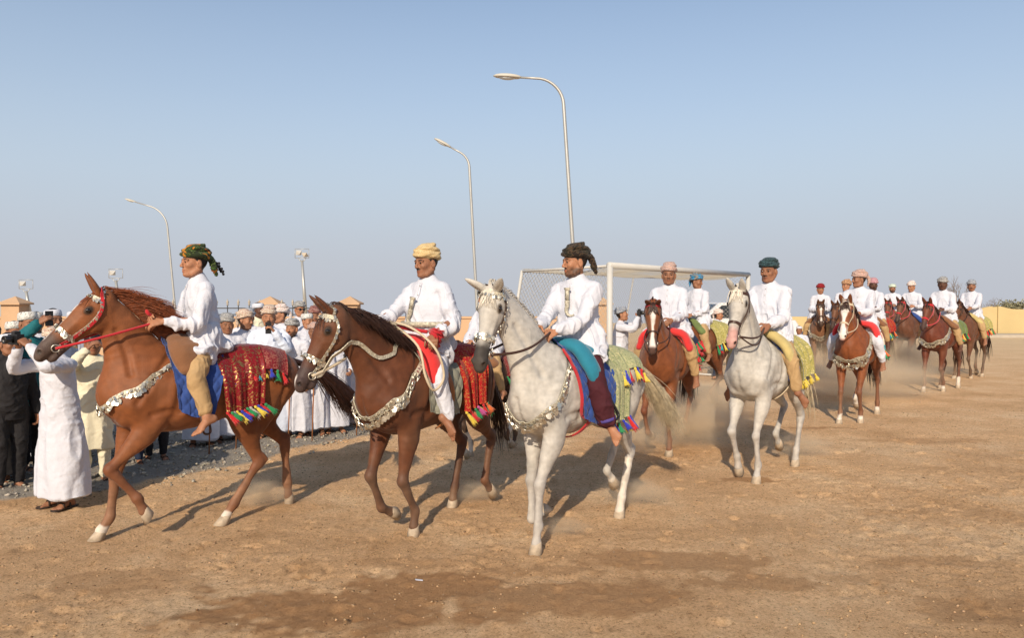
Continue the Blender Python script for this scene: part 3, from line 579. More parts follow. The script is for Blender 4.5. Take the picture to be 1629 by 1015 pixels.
class Horse:
    def __init__(s, label, O, deg, legs, poll=(.92, 0, 1.86), pitch=50, yaw=0, coat=(.3, .095, .03), dark=None, vox=.011, scale=1.0, socks=(), blaze=None,
                 muzzle=None, ears='up', hoofmat='hoof', seed=1, grey=False, group='horses ridden in the parade', drop=0.0, headsc=1.0):
        s.rng = random.Random(seed); s.vox = vox; s.dbg = 0; s.scale = scale; s.near = vox < .012; s.seed = seed
        s.root = empty('horse', (O[0], O[1], 0), heading(deg), label, 'horse', group, scale)
        s.O = O; s.deg = deg
        F = s.F = Field((-1.0, -.5, -.02), (1.75, .5, 2.2), vox)
        # trunk
        T = [(-.74, 1.20, .09, .11), (-.64, 1.20, .20, .21), (-.46, 1.20, .255, .255), (-.24, 1.165, .25, .255), (0, 1.125, .285, .29), (.2, 1.115, .275, .31), (.4, 1.14, .235, .33), (.54, 1.14, .195, .29), (.66, 1.11, .13, .19)]
        F.chain([(x, 0, z) for x, z, a, b in T], [(a, b) for x, z, a, b in T], k=0, sub=3)
        F.ell((.36, 0, 1.41), (.20, .055, .085), k=.08)
        F.ell((-.34, 0, 1.37), (.2, .12, .09), k=.08)
        # neck
        poll = s.poll = np.array(poll, float); s.Hm = Hm = rotz(R(yaw)) @ roty(R(pitch)); hp = lambda x, y, z: poll + Hm @ A(x, y, z) * headsc; s.hp = hp; hs = headsc
        n0 = A(.42, 0, 1.22); n1 = hp(.05, 0, -.10); dn = n1 - n0; up = nrm(A(-dn[2], 0, dn[0]))
        N = [n0, n0 + dn * .25 + up * .0, n0 + dn * .5 + up * .02, n0 + dn * .76 + up * .02, n1]
        s.neck = N; s.nup = up
        F.chain(N, [(.165, .295), (.122, .245), (.092, .19), (.078, .145), (.072, .11)], k=.10, sub=3)
        F.chain([n0 + A(.16, 0, -.12), N[1] + A(.10, 0, -.10), N[2] - up * .09], [.10, .07, .05], k=.08)
        for y in (-1, 1):
            F.chain([(.62, y * .075, 1.10), (.60, y * .09, .96)], [.095, .075], k=.05)           # breast muscle
            F.chain([(.36, y * .10, 1.34), (.47, y * .165, 1.18), (.585, y * .145, 1.06)], [(.05, .08), (.06, .11), (.075, .095)], k=.05)
            F.chain([(-.52, y * .12, 1.27), (-.62, y * .12, 1.12)], [.13, .12], k=.06)
        # head
        HS = [(0, -.055, .068, .065), (.08, -.078, .088, .10), (.17, -.092, .086, .118), (.26, -.083, .064, .092), (.35, -.068, .050, .068), (.45, -.064, .047, .056), (.53, -.069, .052, .055), (.575, -.078, .043, .042)]
        F.chain([hp(x, 0, z) for x, z, a, b in HS], [(a * hs, b * hs) for x, z, a, b in HS], side=Hm[:, 1], k=.05, sub=3)
        for y in (-1, 1):
            F.ell(hp(.16, y * .042, -.145), (.092, .034, .074), Hm, k=.025)
            F.ell(hp(.145, y * .078, -.043), (.036, .019, .026), Hm, k=.015)
            F.chain([hp(.19, y * .058, -.06), hp(.36, y * .042, -.065)], [.014, .008], k=.02)     # cheek crest
            F.ell(hp(.545, y * .036, -.05), (.03, .022, .026), Hm, k=.015)
            F.ell(hp(.562, y * .047, -.048), (.016, .012, .013), Hm, k=.006, op='sub')
            F.chain([hp(.50, y * .052, -.108), hp(.60, y * .028, -.10)], [.005, .006], k=.004, op='sub')
            ed = A(-.05, y * .025, .165) if ears == 'up' else A(-.13, y * .03, .11)
            if ears == 'fwd': ed = A(.03, y * .03, .165)
            if ears == 'wide': ed = A(-.03, y * .10, .13)
            e0 = A(.012, y * .048, -.01)
            F.chain([hp(*e0), hp(*(e0 + ed * .35)), hp(*(e0 + ed * .72)), hp(*(e0 + ed))], [(.032, .028), (.038, .024), (.026, .016), (.006, .006)], side=Hm[:, 1], k=.012)
            if s.near: F.chain([hp(*(e0 + ed * .22 + A(.034, y * .006, .0))), hp(*(e0 + ed * .75 + A(.024, y * .004, 0)))], [(.018, .014), (.009, .010)], side=Hm[:, 1], k=.008, op='sub')
        F.ell(hp(.53, 0, -.122 - drop), (.04, .03, .022), Hm, k=.02)
        if drop: F.chain([hp(.30, 0, -.135), hp(.53, 0, -.125 - drop)], [.035, .028], k=.02)
        # legs: (hoof x, hoof z, pastern angle) for left fore, right fore, left hind, right hind
        s.zones = []; s.hoofs = []
        for i, (hx, hz, pa) in enumerate(legs):
            y = 1 if i % 2 == 0 else -1; a = R(pa); fet = A(hx - .19 * math.sin(a), hz + .19 * math.cos(a)); cor = A(hx - .07 * math.sin(a), hz + .07 * math.cos(a))
            P3 = lambda q, yy: A(q[0], y * yy, q[1])
            if i < 2:
                E = A(.42 + .22 * (hx - .45), .90); K = twobone(E, fet, .445, .31, 1)
                if K[0] < (E[0] + fet[0]) / 2 - .005: K = twobone(E, fet, .445, .31, -1)
                Sh = A(.55 + .08 * (hx - .45), 1.06)
                F.chain([P3(Sh, .13), P3(E + A(.02, .0), .145)], [(.085, .10), (.075, .10)], k=.05)
                kd = nrm(K - E); cd = nrm(fet - K)
                F.chain([P3(E + A(-.01, .06), .14), P3(E + kd * .12, .14), P3(E + kd * .26, .128), P3(K - kd * .06, .122), P3(K, .12), P3(K + cd * .05, .12)],
                        [(.078, .110), (.071, .094), (.051, .062), (.038, .043), (.044, .047), (.034, .038)], k=.03, sub=3)
                F.ell(P3(K + kd * .0 + A(.012, 0), .12), (.034, .036, .04), k=.015)
                F.chain([P3(K + cd * .04, .12), P3((K + fet) / 2, .12), P3(fet - cd * .05, .12), P3(fet, .12), P3((fet + cor) / 2, .12), P3(cor, .12)],
                        [(.032, .037), (.026, .033), (.028, .037), (.038, .043), (.030, .034), (.039, .042)], k=.012, sub=3)
                F.chain([P3(K + cd * .07 - A(.02, 0), .12), P3(fet - cd * .04 - A(.022, 0), .12)], [(.011, .010), (.013, .012)], k=.008)
            else:
                S = A(-.37 + .25 * (hx + .55), .92); K = twobone(S, fet, .47, .39, -1); B = K
                if K[0] > (S[0] + fet[0]) / 2: K = twobone(S, fet, .47, .39, 1)
                kd = nrm(K - S); cd = nrm(fet - K); yy = .12
                F.chain([(-.50, y * .11, 1.20), P3((A(-.5, 1.18) + S) / 2 + A(-.06, -.02), .14), P3(S, .15)], [(.13, .19), (.115, .17), (.085, .12)], k=.05, sub=4)
                F.chain([(-.68, y * .09, 1.18), (-.66 + .15 * (hx + .55), y * .11, 1.0), P3(S + kd * .20 - A(.05, 0), .13)], [(.08, .085), (.075, .08), (.045, .055)], k=.05, sub=3)
                F.chain([P3(S + A(0, .04), .15), P3(S + kd * .12, .145), P3(S + kd * .26, .13), P3(K - kd * .08, .12), P3(K, .118), P3(K + cd * .06, .118)],
                        [(.095, .130), (.083, .112), (.060, .078), (.037, .053), (.041, .053), (.036, .044)], k=.03, sub=3)
                bk = nrm(A(cd[1], -cd[0])); bk = bk if bk[0] < 0 else -bk
                F.chain([P3(K - kd * .13 + bk * .035, .12), P3(K - cd * .045 + bk * .045, .118), P3(K + cd * .08 + bk * .025, .118)], [.014, .019, .014], k=.015, sub=2)
                F.chain([P3(K + cd * .05, .118), P3((K + fet) / 2, .118), P3(fet - cd * .05, .118), P3(fet, .118), P3((fet + cor) / 2, .118), P3(cor, .118)],
                        [(.033, .042), (.028, .035), (.030, .039), (.038, .044), (.031, .035), (.039, .042)], k=.012, sub=3)
            s.zones.append((P3(K, .12), P3(fet, .12), P3(cor, .12))); s.hoofs.append((P3(cor, .12), pa))
        # hollows between the muscles
        for y in (-1, 1):
            gr = lambda pts, r, k=.035: F.chain(F.snap(np.array([(a, y * b_, c) for a, b_, c in pts], float), r * .35, 6), [r] * len(pts), k=k, op='sub')
            gr([(.30, .14, 1.44), (.40, .20, 1.32), (.50, .20, 1.18), (.56, .18, 1.08)], .016); gr([(.24, .28, 1.22), (.27, .28, 1.08), (.30, .24, .95)], .020, .045)
            gr([(.46, .22, .98), (.36, .24, 1.0), (.27, .26, .98)], .014); gr([(-.34, .26, 1.28), (-.30, .28, 1.14), (-.24, .28, 1.0), (-.26, .2, .92)], .022, .05)
            gr([(-.62, .17, 1.28), (-.60, .2, 1.10), (-.56, .18, .92)], .014); gr([(-.18, .2, 1.36), (-.40, .2, 1.36)], .012)
            nk_ = [N[1] + A(.08, y * .12, -.08), N[2] + A(.05, y * .1, -.06), N[3] + A(.03, y * .08, -.05)]; F.chain(F.snap(np.array(nk_), .004, 6), [.016, .015, .012], k=.035, op='sub')
        F.chain(F.snap(np.array([(.74, 0, 1.14), (.73, 0, 1.04), (.70, 0, .95)]), .004, 6), [.014] * 3, k=.03, op='sub')
        # flank hollow and girth groove give the body its shade
        for y in (-1, 1): F.ell((-.27, y * .30, 1.10), (.09, .05, .11), k=.05, op='sub')
        V, Q = F.mesh(1); Nn = vnormals(V, Q)
        # slight muscle relief
        V = V + Nn * (noise(V, 8, seed) * .0050 + noise(V, 21, seed + 5) * .0022 * sstep(-V[:, 2], -1.6, -1.2))[:, None]
        if s.near: V = V + Nn * (.0022 * np.clip(1 - 7 * abs(noise(V + .02 * noise(V, 14, 3)[:, None], 8, seed + 9)), 0, 1) * sstep(noise(V, 3, seed), -.1, .3))[:, None]
        s.coat = np.array(coat, float); dk = np.array(dark if dark is not None else s.coat * .35, float)
        C = np.tile(s.coat, (len(V), 1)); C *= (1 + .10 * noise(V, 4, seed + 1))[:, None]
        def mixc(mask, c):
            nonlocal C; C = C * (1 - mask[:, None]) + np.array(c, float) * mask[:, None]
        for i, (K, fe, co) in enumerate(s.zones):
            dd = capdist(V, K, co); zz = V[:, 2]
            if not grey: mixc(.75 * sstep(-capdist(V, K, co), -.11, -.05), dk * 1.6 + s.coat * .15)
            else: mixc(.35 * sstep(-dd, -.12, -.05), dk)
            for (li, hgt) in socks:
                if li == i:
                    top = fe + (K - fe) * hgt
                    mixc(sstep(-capdist(V, top, co) + .008 * noise(V, 30, 3), -.062, -.05), (.62, .57, .50))
        L = (V - poll) @ Hm / headsc
        hd = (L[:, 0] > -.05) & (L[:, 0] < .7) & (abs(L[:, 1]) < .13) & (L[:, 2] > -.25) & (L[:, 2] < .2)
        mz = np.array(muzzle if muzzle is not None else dk * .8 + .015, float)
        mixc(hd * sstep(L[:, 0] - .10 * L[:, 2] + .012 * noise(V, 30, 2), .37, .46) * .97, mz)
        if blaze:
            a, b_, wd = blaze
            wv = wd * (1 + .5 * np.sin(L[:, 0] * 14)) + .006 * noise(V, 25, 9)
            mixc(hd * (L[:, 2] > -.07) * sstep(-abs(L[:, 1]) + wv, -.008, .008) * sstep(L[:, 0], a, a + .03) * sstep(-L[:, 0], -b_, -b_ + .04), (.66, .60, .55))
        ear = hd & (L[:, 2] > .03)
        if not grey: mixc(ear * .35, dk)
        for y in (-1, 1):
            mixc(hd * sstep(-np.linalg.norm((L - A(.145, y * .082, -.045)) / A(1.3, 1, 1), axis=1), -.036, -.02), (.03, .02, .015))
            mixc(hd * sstep(-np.linalg.norm(L - A(.562, y * .045, -.048), axis=1), -.024, -.013), (.02, .013, .012))
        if grey: C *= (1 - .16 * np.clip(noise(V, 35, 4), 0, 1) - .20 * np.clip(noise(V, 6, 8), 0, 1) - .14 * sstep(noise(V, 17, 31), .15, .5) * sstep(V[:, 0], .75, .3))[:, None] * A(1, .995, .98)
        else:
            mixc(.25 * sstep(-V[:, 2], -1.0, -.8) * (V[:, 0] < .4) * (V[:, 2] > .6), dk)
        mixc((.30 if not grey else .12) * sstep(-V[:, 2], -.75, -.1) * (.6 + .5 * noise(V, 9, 6)).clip(0, 1) + .10 * np.clip(noise(V, 5, 12), 0, 1), (.42, .29, .18)); C *= (1 + .13 * noise(V * A(.35, 1, 1), 60, 7) * (.6 + .4 * noise(V, 3, 2)))[:, None]
        C = np.clip(C, .006, .85)
        s.body = link_mesh('body', V, Q, M['greycoat' if grey else 'coat'], s.root, True, C)
        # hooves, eyes
        for (cor, pa) in s.hoofs:
            mb = MB(); prof = [(.036, .012), (.041, .0), (.056, -.066), (.05, -.068)]
            n = 14; an = np.linspace(0, 2 * np.pi, n, endpoint=False); VV = []
            for r, z in prof: VV.append(np.stack([r * 1.06 * np.cos(an) - z * math.tan(R(28)), r * np.sin(an), np.full(n, z)], 1))
            VV = np.vstack(VV) @ roty(-R(pa - 30)).T + cor
            F2 = [(i * n + j, i * n + (j + 1) % n, (i + 1) * n + (j + 1) % n, (i + 1) * n + j) for i in range(3) for j in range(n)] + [tuple(range(n))[::-1], tuple(range(3 * n, 4 * n))]
            mb.add(VV, [f[::-1] for f in F2]); mb.build('hoof', M[hoofmat], s.root)
        for y in (-1, 1): MB().ball(hp(.148, y * .083, -.044), .0215, 8).build('eye', M['eye'], s.root)
    def world(s, p): return np.array([s.O[0], s.O[1], 0]) + s.scale * rotz(heading(s.deg)) @ np.array(p, float)
    # ---- hair
    def mane(s, mt, n=260, L=.26, flow=(-.5, .5, -.3), lift=0.0, r=.006, forelock=30, side=1, g=(0, 0, -.55)):
        mb = MB(); N = catmull(np.array(s.neck), 6); rg = s.rng; up = s.nup; flow = np.array(flow, float)
        crest = [N[i] + up * np.interp(i / (len(N) - 1), [0, .25, .5, .75, 1], [.275, .235, .185, .143, .115]) for i in range(3, len(N))] + [s.hp(0, 0, .005)]
        crest = s.F.snap(np.array(crest), .0, 6)
        for k in range(n):
            t = rg.random() * (len(crest) - 1.001); i = int(t); p = crest[i] * (1 - t + i) + crest[i + 1] * (t - i)
            d = nrm(flow + up * (lift + rg.random() * .5) + A(0, side * .25, 0)); l = L * (.65 + .6 * rg.random())
            P = [p]; st = l / 6; dd = d
            for j in range(6):
                dd = nrm(dd + np.array(g) * (.35 + .12 * j) + A(rg.gauss(0, .09), rg.gauss(0, .09), rg.gauss(0, .07))); P.append(P[-1] + dd * st)
            P = np.array(P); ds = s.F.sample(P[1:]); G = s.F.grad(P[1:]); P[1:] += G * np.clip(.012 + .01 * rg.random() - ds, 0, .09)[:, None]
            mb.tube(P, r * np.array([1, 1.1, 1, .9, .7, .45, .1]), n=3, cap=False)
        for k in range(forelock):
            y = rg.gauss(0, .018); p = s.hp(.0, y, .0); d = s.Hm @ A(.6, y * 4 + rg.gauss(0, .15), .55)
            P = [p]; 
            for j in range(5): d = nrm(d + s.Hm @ A(.35, rg.gauss(0, .1), -.28)); P.append(P[-1] + d * .035)
            P = np.array(P); P[1:] += s.F.grad(P[1:]) * np.clip(.008 - s.F.sample(P[1:]), 0, .05)[:, None]
            mb.tube(P, r * np.array([1, 1, .9, .7, .5, .1]), n=3, cap=False)
        return mb.build('mane', mt, s.root)
    def tail(s, mt, n=220, L=.85, out=.5, r=.006, swing=0.0, g=.35, spread=.12):
        mb = MB(); rg = s.rng
        mb.tube([(-.70, 0, 1.31), (-.78, 0, 1.32), (-.84 - out * .1, swing * .1, 1.27), (-.88 - out * .15, swing * .2, 1.18)], [.035, .032, .026, .012], n=8)
        for k in range(n):
            t = rg.random(); p = A(-.76 - (.10 + .12 * out) * t, rg.gauss(0, .02) + swing * .15 * t, 1.32 - .12 * t * t)
            cl = k % 14; d = nrm(A(-out - .25, swing + (cl - 7) / 7 * spread + rg.gauss(0, spread * .3), -.1 - .5 * (1 - out) + math.sin(cl * 2.3) * spread + rg.gauss(0, spread * .3))); l = L * (.7 + .5 * rg.random()); P = [p]
            for j in range(8): d = nrm(d + A(0, rg.gauss(0, .04) + .10 * math.sin(cl + j * .8), -g * (1.25 - j * .12)) * .55 + A(rg.gauss(0, .03) + .05 * math.sin(cl * 1.7 + j), 0, 0)); P.append(P[-1] + d * l / 8)
            mb.tube(P, r * np.array([1, 1.1, 1.1, 1, .9, .8, .6, .4, .1]), n=3, cap=False)
        return mb.build('tail', mt, s.root)
    # ---- things laid on the coat
    def strap(s, pts, wd, th, m, name='strap', off=.004, parent=None, sub=6, mb=None, snap=True):
        P = catmull(np.array(pts, float), sub)
        if snap: P = s.F.snap(P, off)
        N = s.F.grad(P) if snap else np.tile(A(0, 1, 0), (len(P), 1)); T = np.gradient(P, axis=0); T /= np.maximum(np.linalg.norm(T, axis=1, keepdims=True), 1e-6)
        B = np.cross(T, N); B /= np.maximum(np.linalg.norm(B, axis=1, keepdims=True), 1e-6); n = len(P)
        V = np.stack([P + B * wd / 2, P + B * wd / 2 + N * th, P - B * wd / 2 + N * th, P - B * wd / 2], 1).reshape(-1, 3)
        F = [(i * 4 + j, i * 4 + (j + 1) % 4, (i + 1) * 4 + (j + 1) % 4, (i + 1) * 4 + j) for i in range(n - 1) for j in range(4)] + [(0, 3, 2, 1), (n * 4 - 4, n * 4 - 3, n * 4 - 2, n * 4 - 1)]
        own = mb is None; mb = mb or MB(); mb.add(V, F)
        if own: return mb.build(name, m, parent or s.root, smooth=False), P, N
        return mb, P, N
    def coins(s, P, N, parent, step=.022, size=.013, drop=(.0, .05), name='pendants', m=None, per=2):
        """a fringe of small hanging metal discs along a strap"""
        rg = s.rng; mb = MB(); P = np.asarray(P); seg = np.linalg.norm(np.diff(P, axis=0), axis=1); cum = np.concatenate([[0], np.cumsum(seg)]); d = .01
        while d < cum[-1]:
            i = min(np.searchsorted(cum, d) - 1, len(P) - 2); i = max(i, 0); p = P[i] + (P[i + 1] - P[i]) * ((d - cum[i]) / max(seg[i], 1e-6)); n = N[i]
            for q in range(per):
                z = drop[0] + (drop[1] - drop[0]) * rg.random() ** .8; c = p + A(rg.gauss(0, .004), rg.gauss(0, .004), -z) ; c = c + n * .010
                sz = size * (.6 + .7 * rg.random()); nn = nrm(n + A(rg.gauss(0, .28), rg.gauss(0, .28), rg.gauss(0, .22))); u = nrm(np.cross(nn, (0, 0, 1))); v = np.cross(nn, u); k = 6
                a = np.linspace(0, 2 * np.pi, k, endpoint=False); ring = c + sz * (np.cos(a)[:, None] * u + np.sin(a)[:, None] * v * 1.25)
                mb.add(np.vstack([ring, ring + nn * .003]), [tuple(range(k))[::-1], tuple(range(k, 2 * k))] + [(j, (j + 1) % k, k + (j + 1) % k, k + j) for j in range(k)])
            d += step * (.7 + .6 * rg.random())
        o = mb.build(name, m or M['silver'], parent, smooth=False); o['kind'] = 'stuff'; return o
    def bridle(s, m, silver=False, noseband=None, w=.016, brow=None):
        hp = s.hp; B = empty('bridle', (0, 0, 0)); B.parent = s.root; mb = MB(); nm = noseband or m; br = brow or m
        rows = []
        for y in (-1, 1):
            _, P, N = s.strap([hp(.0, y * .03, .0), hp(.03, y * .075, -.04), hp(.10, y * .095, -.10), hp(.24, y * .075, -.12), hp(.40, y * .055, -.115), hp(.475, y * .05, -.10)], w, .005, m, mb=mb); rows.append((P, N))
            if not silver: s.strap([hp(.0, y * .07, -.03), hp(.05, y * .10, -.09), hp(.12, y * .09, -.16), hp(.16, y * .05, -.21)], w * .7, .004, m, mb=mb)
        mb.build('cheek_strap', m, B, smooth=False)
        o, P1, N1 = s.strap([hp(.04, -.085, -.05), hp(.055, -.06, .01), hp(.06, 0, .03), hp(.055, .06, .01), hp(.04, .085, -.05)], w * (1.8 if silver else 1.2), .006, br, 'brow_band', parent=B)
        nb, P2, N2 = s.strap([hp(.36, 0, -.14), hp(.36, -.05, -.11), hp(.36, -.045, -.03), hp(.36, 0, .0), hp(.36, .045, -.03), hp(.36, .05, -.11), hp(.36, 0, -.14)], w * (1.6 if silver else 1.1), .006, nm, 'nose_band', parent=B)
        if silver:
            s.coins(P1, N1, B, .016, .011, (0, .03), 'brow_pendants'); s.coins(P2, N2, B, .014, .012, (-.012, .03), 'nose_pendants')
            for (P, N) in rows: s.coins(P, N, B, .02, .009, (-.01, .012), 'cheek_pendants', per=1)
        for y in (-1, 1): MB().tube([hp(.475 + .026 * math.cos(a), y * .057, -.1 + .026 * math.sin(a)) for a in np.linspace(0, 2 * np.pi, 13)], .0045, 5, cap=False).build('bit_ring', M['silver'], B)
        return B
    def reins(s, m, hands, r=.007, sag=.04, loopm=None):
        for y, h in zip((1, -1), hands):
            a = s.hp(.475, y * .06, -.10); b = np.array(h, float)
            P = [a, a * .7 + b * .3 + A(0, y * .055, -sag), a * .4 + b * .6 + A(0, y * .06, -sag), b]
            P = catmull(P, 6); P[1:] += s.F.grad(P[1:]) * np.clip(.012 - s.F.sample(P[1:]), 0, .2)[:, None]
            MB().tube(P, r, 6).build('rein', m, s.root)
    def breast_collar(s, m, V=.98, w=.03, coins=True, top=(.27, 1.30), size=.014, drop=.055):
        pts = [(top[0], -.26, top[1]), (.42, -.27, top[1] - .10), (.56, -.20, (V + top[1]) / 2 - .05), (.68, -.09, V + .06), (.72, 0, V), (.68, .09, V + .06), (.56, .20, (V + top[1]) / 2 - .05), (.42, .27, top[1] - .10), (top[0], .26, top[1])]
        o, P, N = s.strap(pts, w, .008, m, 'breast_collar', off=.005, sub=7)
        if coins: s.coins(P, N, o, .020, size, (w * .55, drop + w * .4), 'pendants', per=2); s.coins(P, N, o, w * .8, w * .36, (-.002, .002), 'plates', per=1)
        return o
    def drape(s, name, m, xt, xb, L, off=.02, nx=26, ns=30, quilt=0, sides=(1, 1), fold=.006, th=.008, x_round=0, Lfn=None, hemrise=0):
        """a cloth laid over the back: xt=(rear, front) at the spine, xb at the hems; hangs plumb below the widest point"""
        rg = s.rng; xs = np.linspace(0, 1, nx); grid = []; hems = {1: [], -1: []}
        for u in xs:
            Lh = L * (Lfn(u) if Lfn else 1); row = []
            for y in (-1, 1):
                nsd = ns; arc = np.linspace(0, Lh, nsd); 
                xm = xt[0] + (xt[1] - xt[0]) * u; xb_ = xb[0] + (xb[1] - xb[0]) * u
                ph = np.linspace(0, R(125), 40); rr = np.linspace(.6, .02, 100); xc = (xm + xb_) / 2
                xv = xm + (xb_ - xm) * np.clip(ph / R(95), 0, 1)
                D = np.stack([np.zeros(40), np.sin(ph) * y, np.cos(ph)], 1); C0 = np.stack([xv, np.zeros(40), np.full(40, 1.12)], 1)
                PP = C0[:, None] + D[:, None] * rr[None, :, None]; dd = s.F.sample(PP.reshape(-1, 3)).reshape(40, 100) - off
                hit = np.argmax(dd < 0, axis=1); rv = rr[hit]; pr = C0 + D * rv[:, None]
                yy = np.maximum.accumulate(pr[:, 1] * y); zz = pr[:, 2]
                keep = ph < R(112); yy = yy[keep]; zz = np.minimum.accumulate(zz[keep]); xx = xv[keep]
                cum = np.concatenate([[0], np.cumsum(np.hypot(np.diff(yy), np.diff(zz)))])
                Y = np.interp(arc, cum, yy); Z = np.interp(arc, cum, zz); ex = np.clip(arc - cum[-1], 0, None); Z -= ex; X = xm + (xb_ - xm) * arc / max(Lh, 1e-6)
                fr = arc / max(Lh, 1e-6)
                Y += fold * fr * (np.sin(u * 19 + y * 2 + s.seed) + .6 * np.sin(u * 41 + s.seed)) + .004 * fr
                pts = np.stack([X, Y * y, Z], 1); row.append(pts)
            L_, R_ = row[0], row[1]; full = []
            if sides[1]: full.append(L_[::-1])
            if sides[0]: full.append(R_[(1 if sides[1] else 0):])
            grid.append(np.vstack(full)); hems[1].append(R_[-1]); hems[-1].append(L_[-1])
        G = np.array(grid); a, b = G.shape[:2]; V = G.reshape(-1, 3)
        idx = np.arange(a * b).reshape(a, b); F = np.stack([idx[:-1, :-1], idx[1:, :-1], idx[1:, 1:], idx[:-1, 1:]], -1).reshape(-1, 4)
        N = vnormals(V, F)
        if (N[:, 2].mean()) < 0: F = F[:, ::-1]; N = -N
        if quilt:
            ii, jj = np.meshgrid(np.arange(a), np.arange(b), indexing='ij'); uu = (ii / (a - 1) * abs(xt[1] - xt[0]) / quilt).ravel(); vv = (jj / (b - 1) * 2 * L / quilt).ravel()
            q = np.minimum(abs(np.sin(np.pi * (uu + vv) * .7)), abs(np.sin(np.pi * (uu - vv) * .7))); V = V + N * (.016 * np.sqrt(q))[:, None]
        Vi = V - N * th; n0 = len(V); B = []
        edge = list(idx[0, :]) + list(idx[1:, -1]) + list(idx[-1, ::-1][1:]) + list(idx[::-1, 0][1:])
        B = np.array([(edge[i], edge[i] + n0, edge[(i + 1) % len(edge)] + n0, edge[(i + 1) % len(edge)]) for i in range(len(edge) - 1)])
        o = link_mesh(name, np.vstack([V, Vi]), np.vstack([F, F[:, ::-1] + n0, B]), m, s.root)
        return o, {k: np.array(v) for k, v in hems.items()}
    def tassels(s, pts, parent, cols=('tred', 'tgreen', 'tblue', 'tyellow', 'tteal'), L=.09, every=1, blow=(-.2, .3)):
        rg = s.rng
        for i, p in enumerate(pts[::every]):
            mb = MB(); d0 = nrm(A(blow[0] + rg.gauss(0, .25), math.copysign(blow[1], p[1]) + rg.gauss(0, .15), -1)); l = L * (.8 + .4 * rg.random())
            Rm = np.column_stack([nrm(np.cross(d0, (0, 1, .2))), nrm(np.cross(d0, np.cross(d0, (0, 1, .2)))), -d0])
            mb.lathe([(.004, .0), (.012, -.01), (.013, -.02), (.008, -.028), (.012, -.035), (.020, -l * .7), (.026, -l), (.02, -l * 1.02)], 8, Rm, p)
            for q in range(7):
                a = rg.random() * 6.28; b = p + Rm @ A(.018 * math.cos(a), .018 * math.sin(a), -l * .8); mb.tube([b, b + Rm @ A(.012 * math.cos(a), .012 * math.sin(a), -l * .38)], [.005, .002], 3)
            mb.build('tassel', M[cols[i % len(cols)]], parent)
    def cushion(s, name, m, pts, rad, voxel=.012, wr=.004, k=.02, extra=None):
        pts = np.array(pts, float); lo = pts.min(0) - .16; hi = pts.max(0) + .16; F = Field(lo, hi, voxel)
        F.chain(pts, rad, side=(1, 0, 0), k=0, sub=4)
        if extra:
            for (p, r) in extra: F.chain(p, r, side=(0, 1, 0), k=k)
        X, Y, Z = np.meshgrid(*F.ax, indexing='ij'); F.g = np.maximum(F.g, (.004 - s.F.sample(np.stack([X.ravel(), Y.ravel(), Z.ravel()], 1)).reshape(X.shape)).astype(f32))
        V, Q = F.mesh(2); V += vnormals(V, Q) * (noise(V, 18, s.seed) * wr)[:, None]
        return link_mesh(name, V, Q, m, s.root)
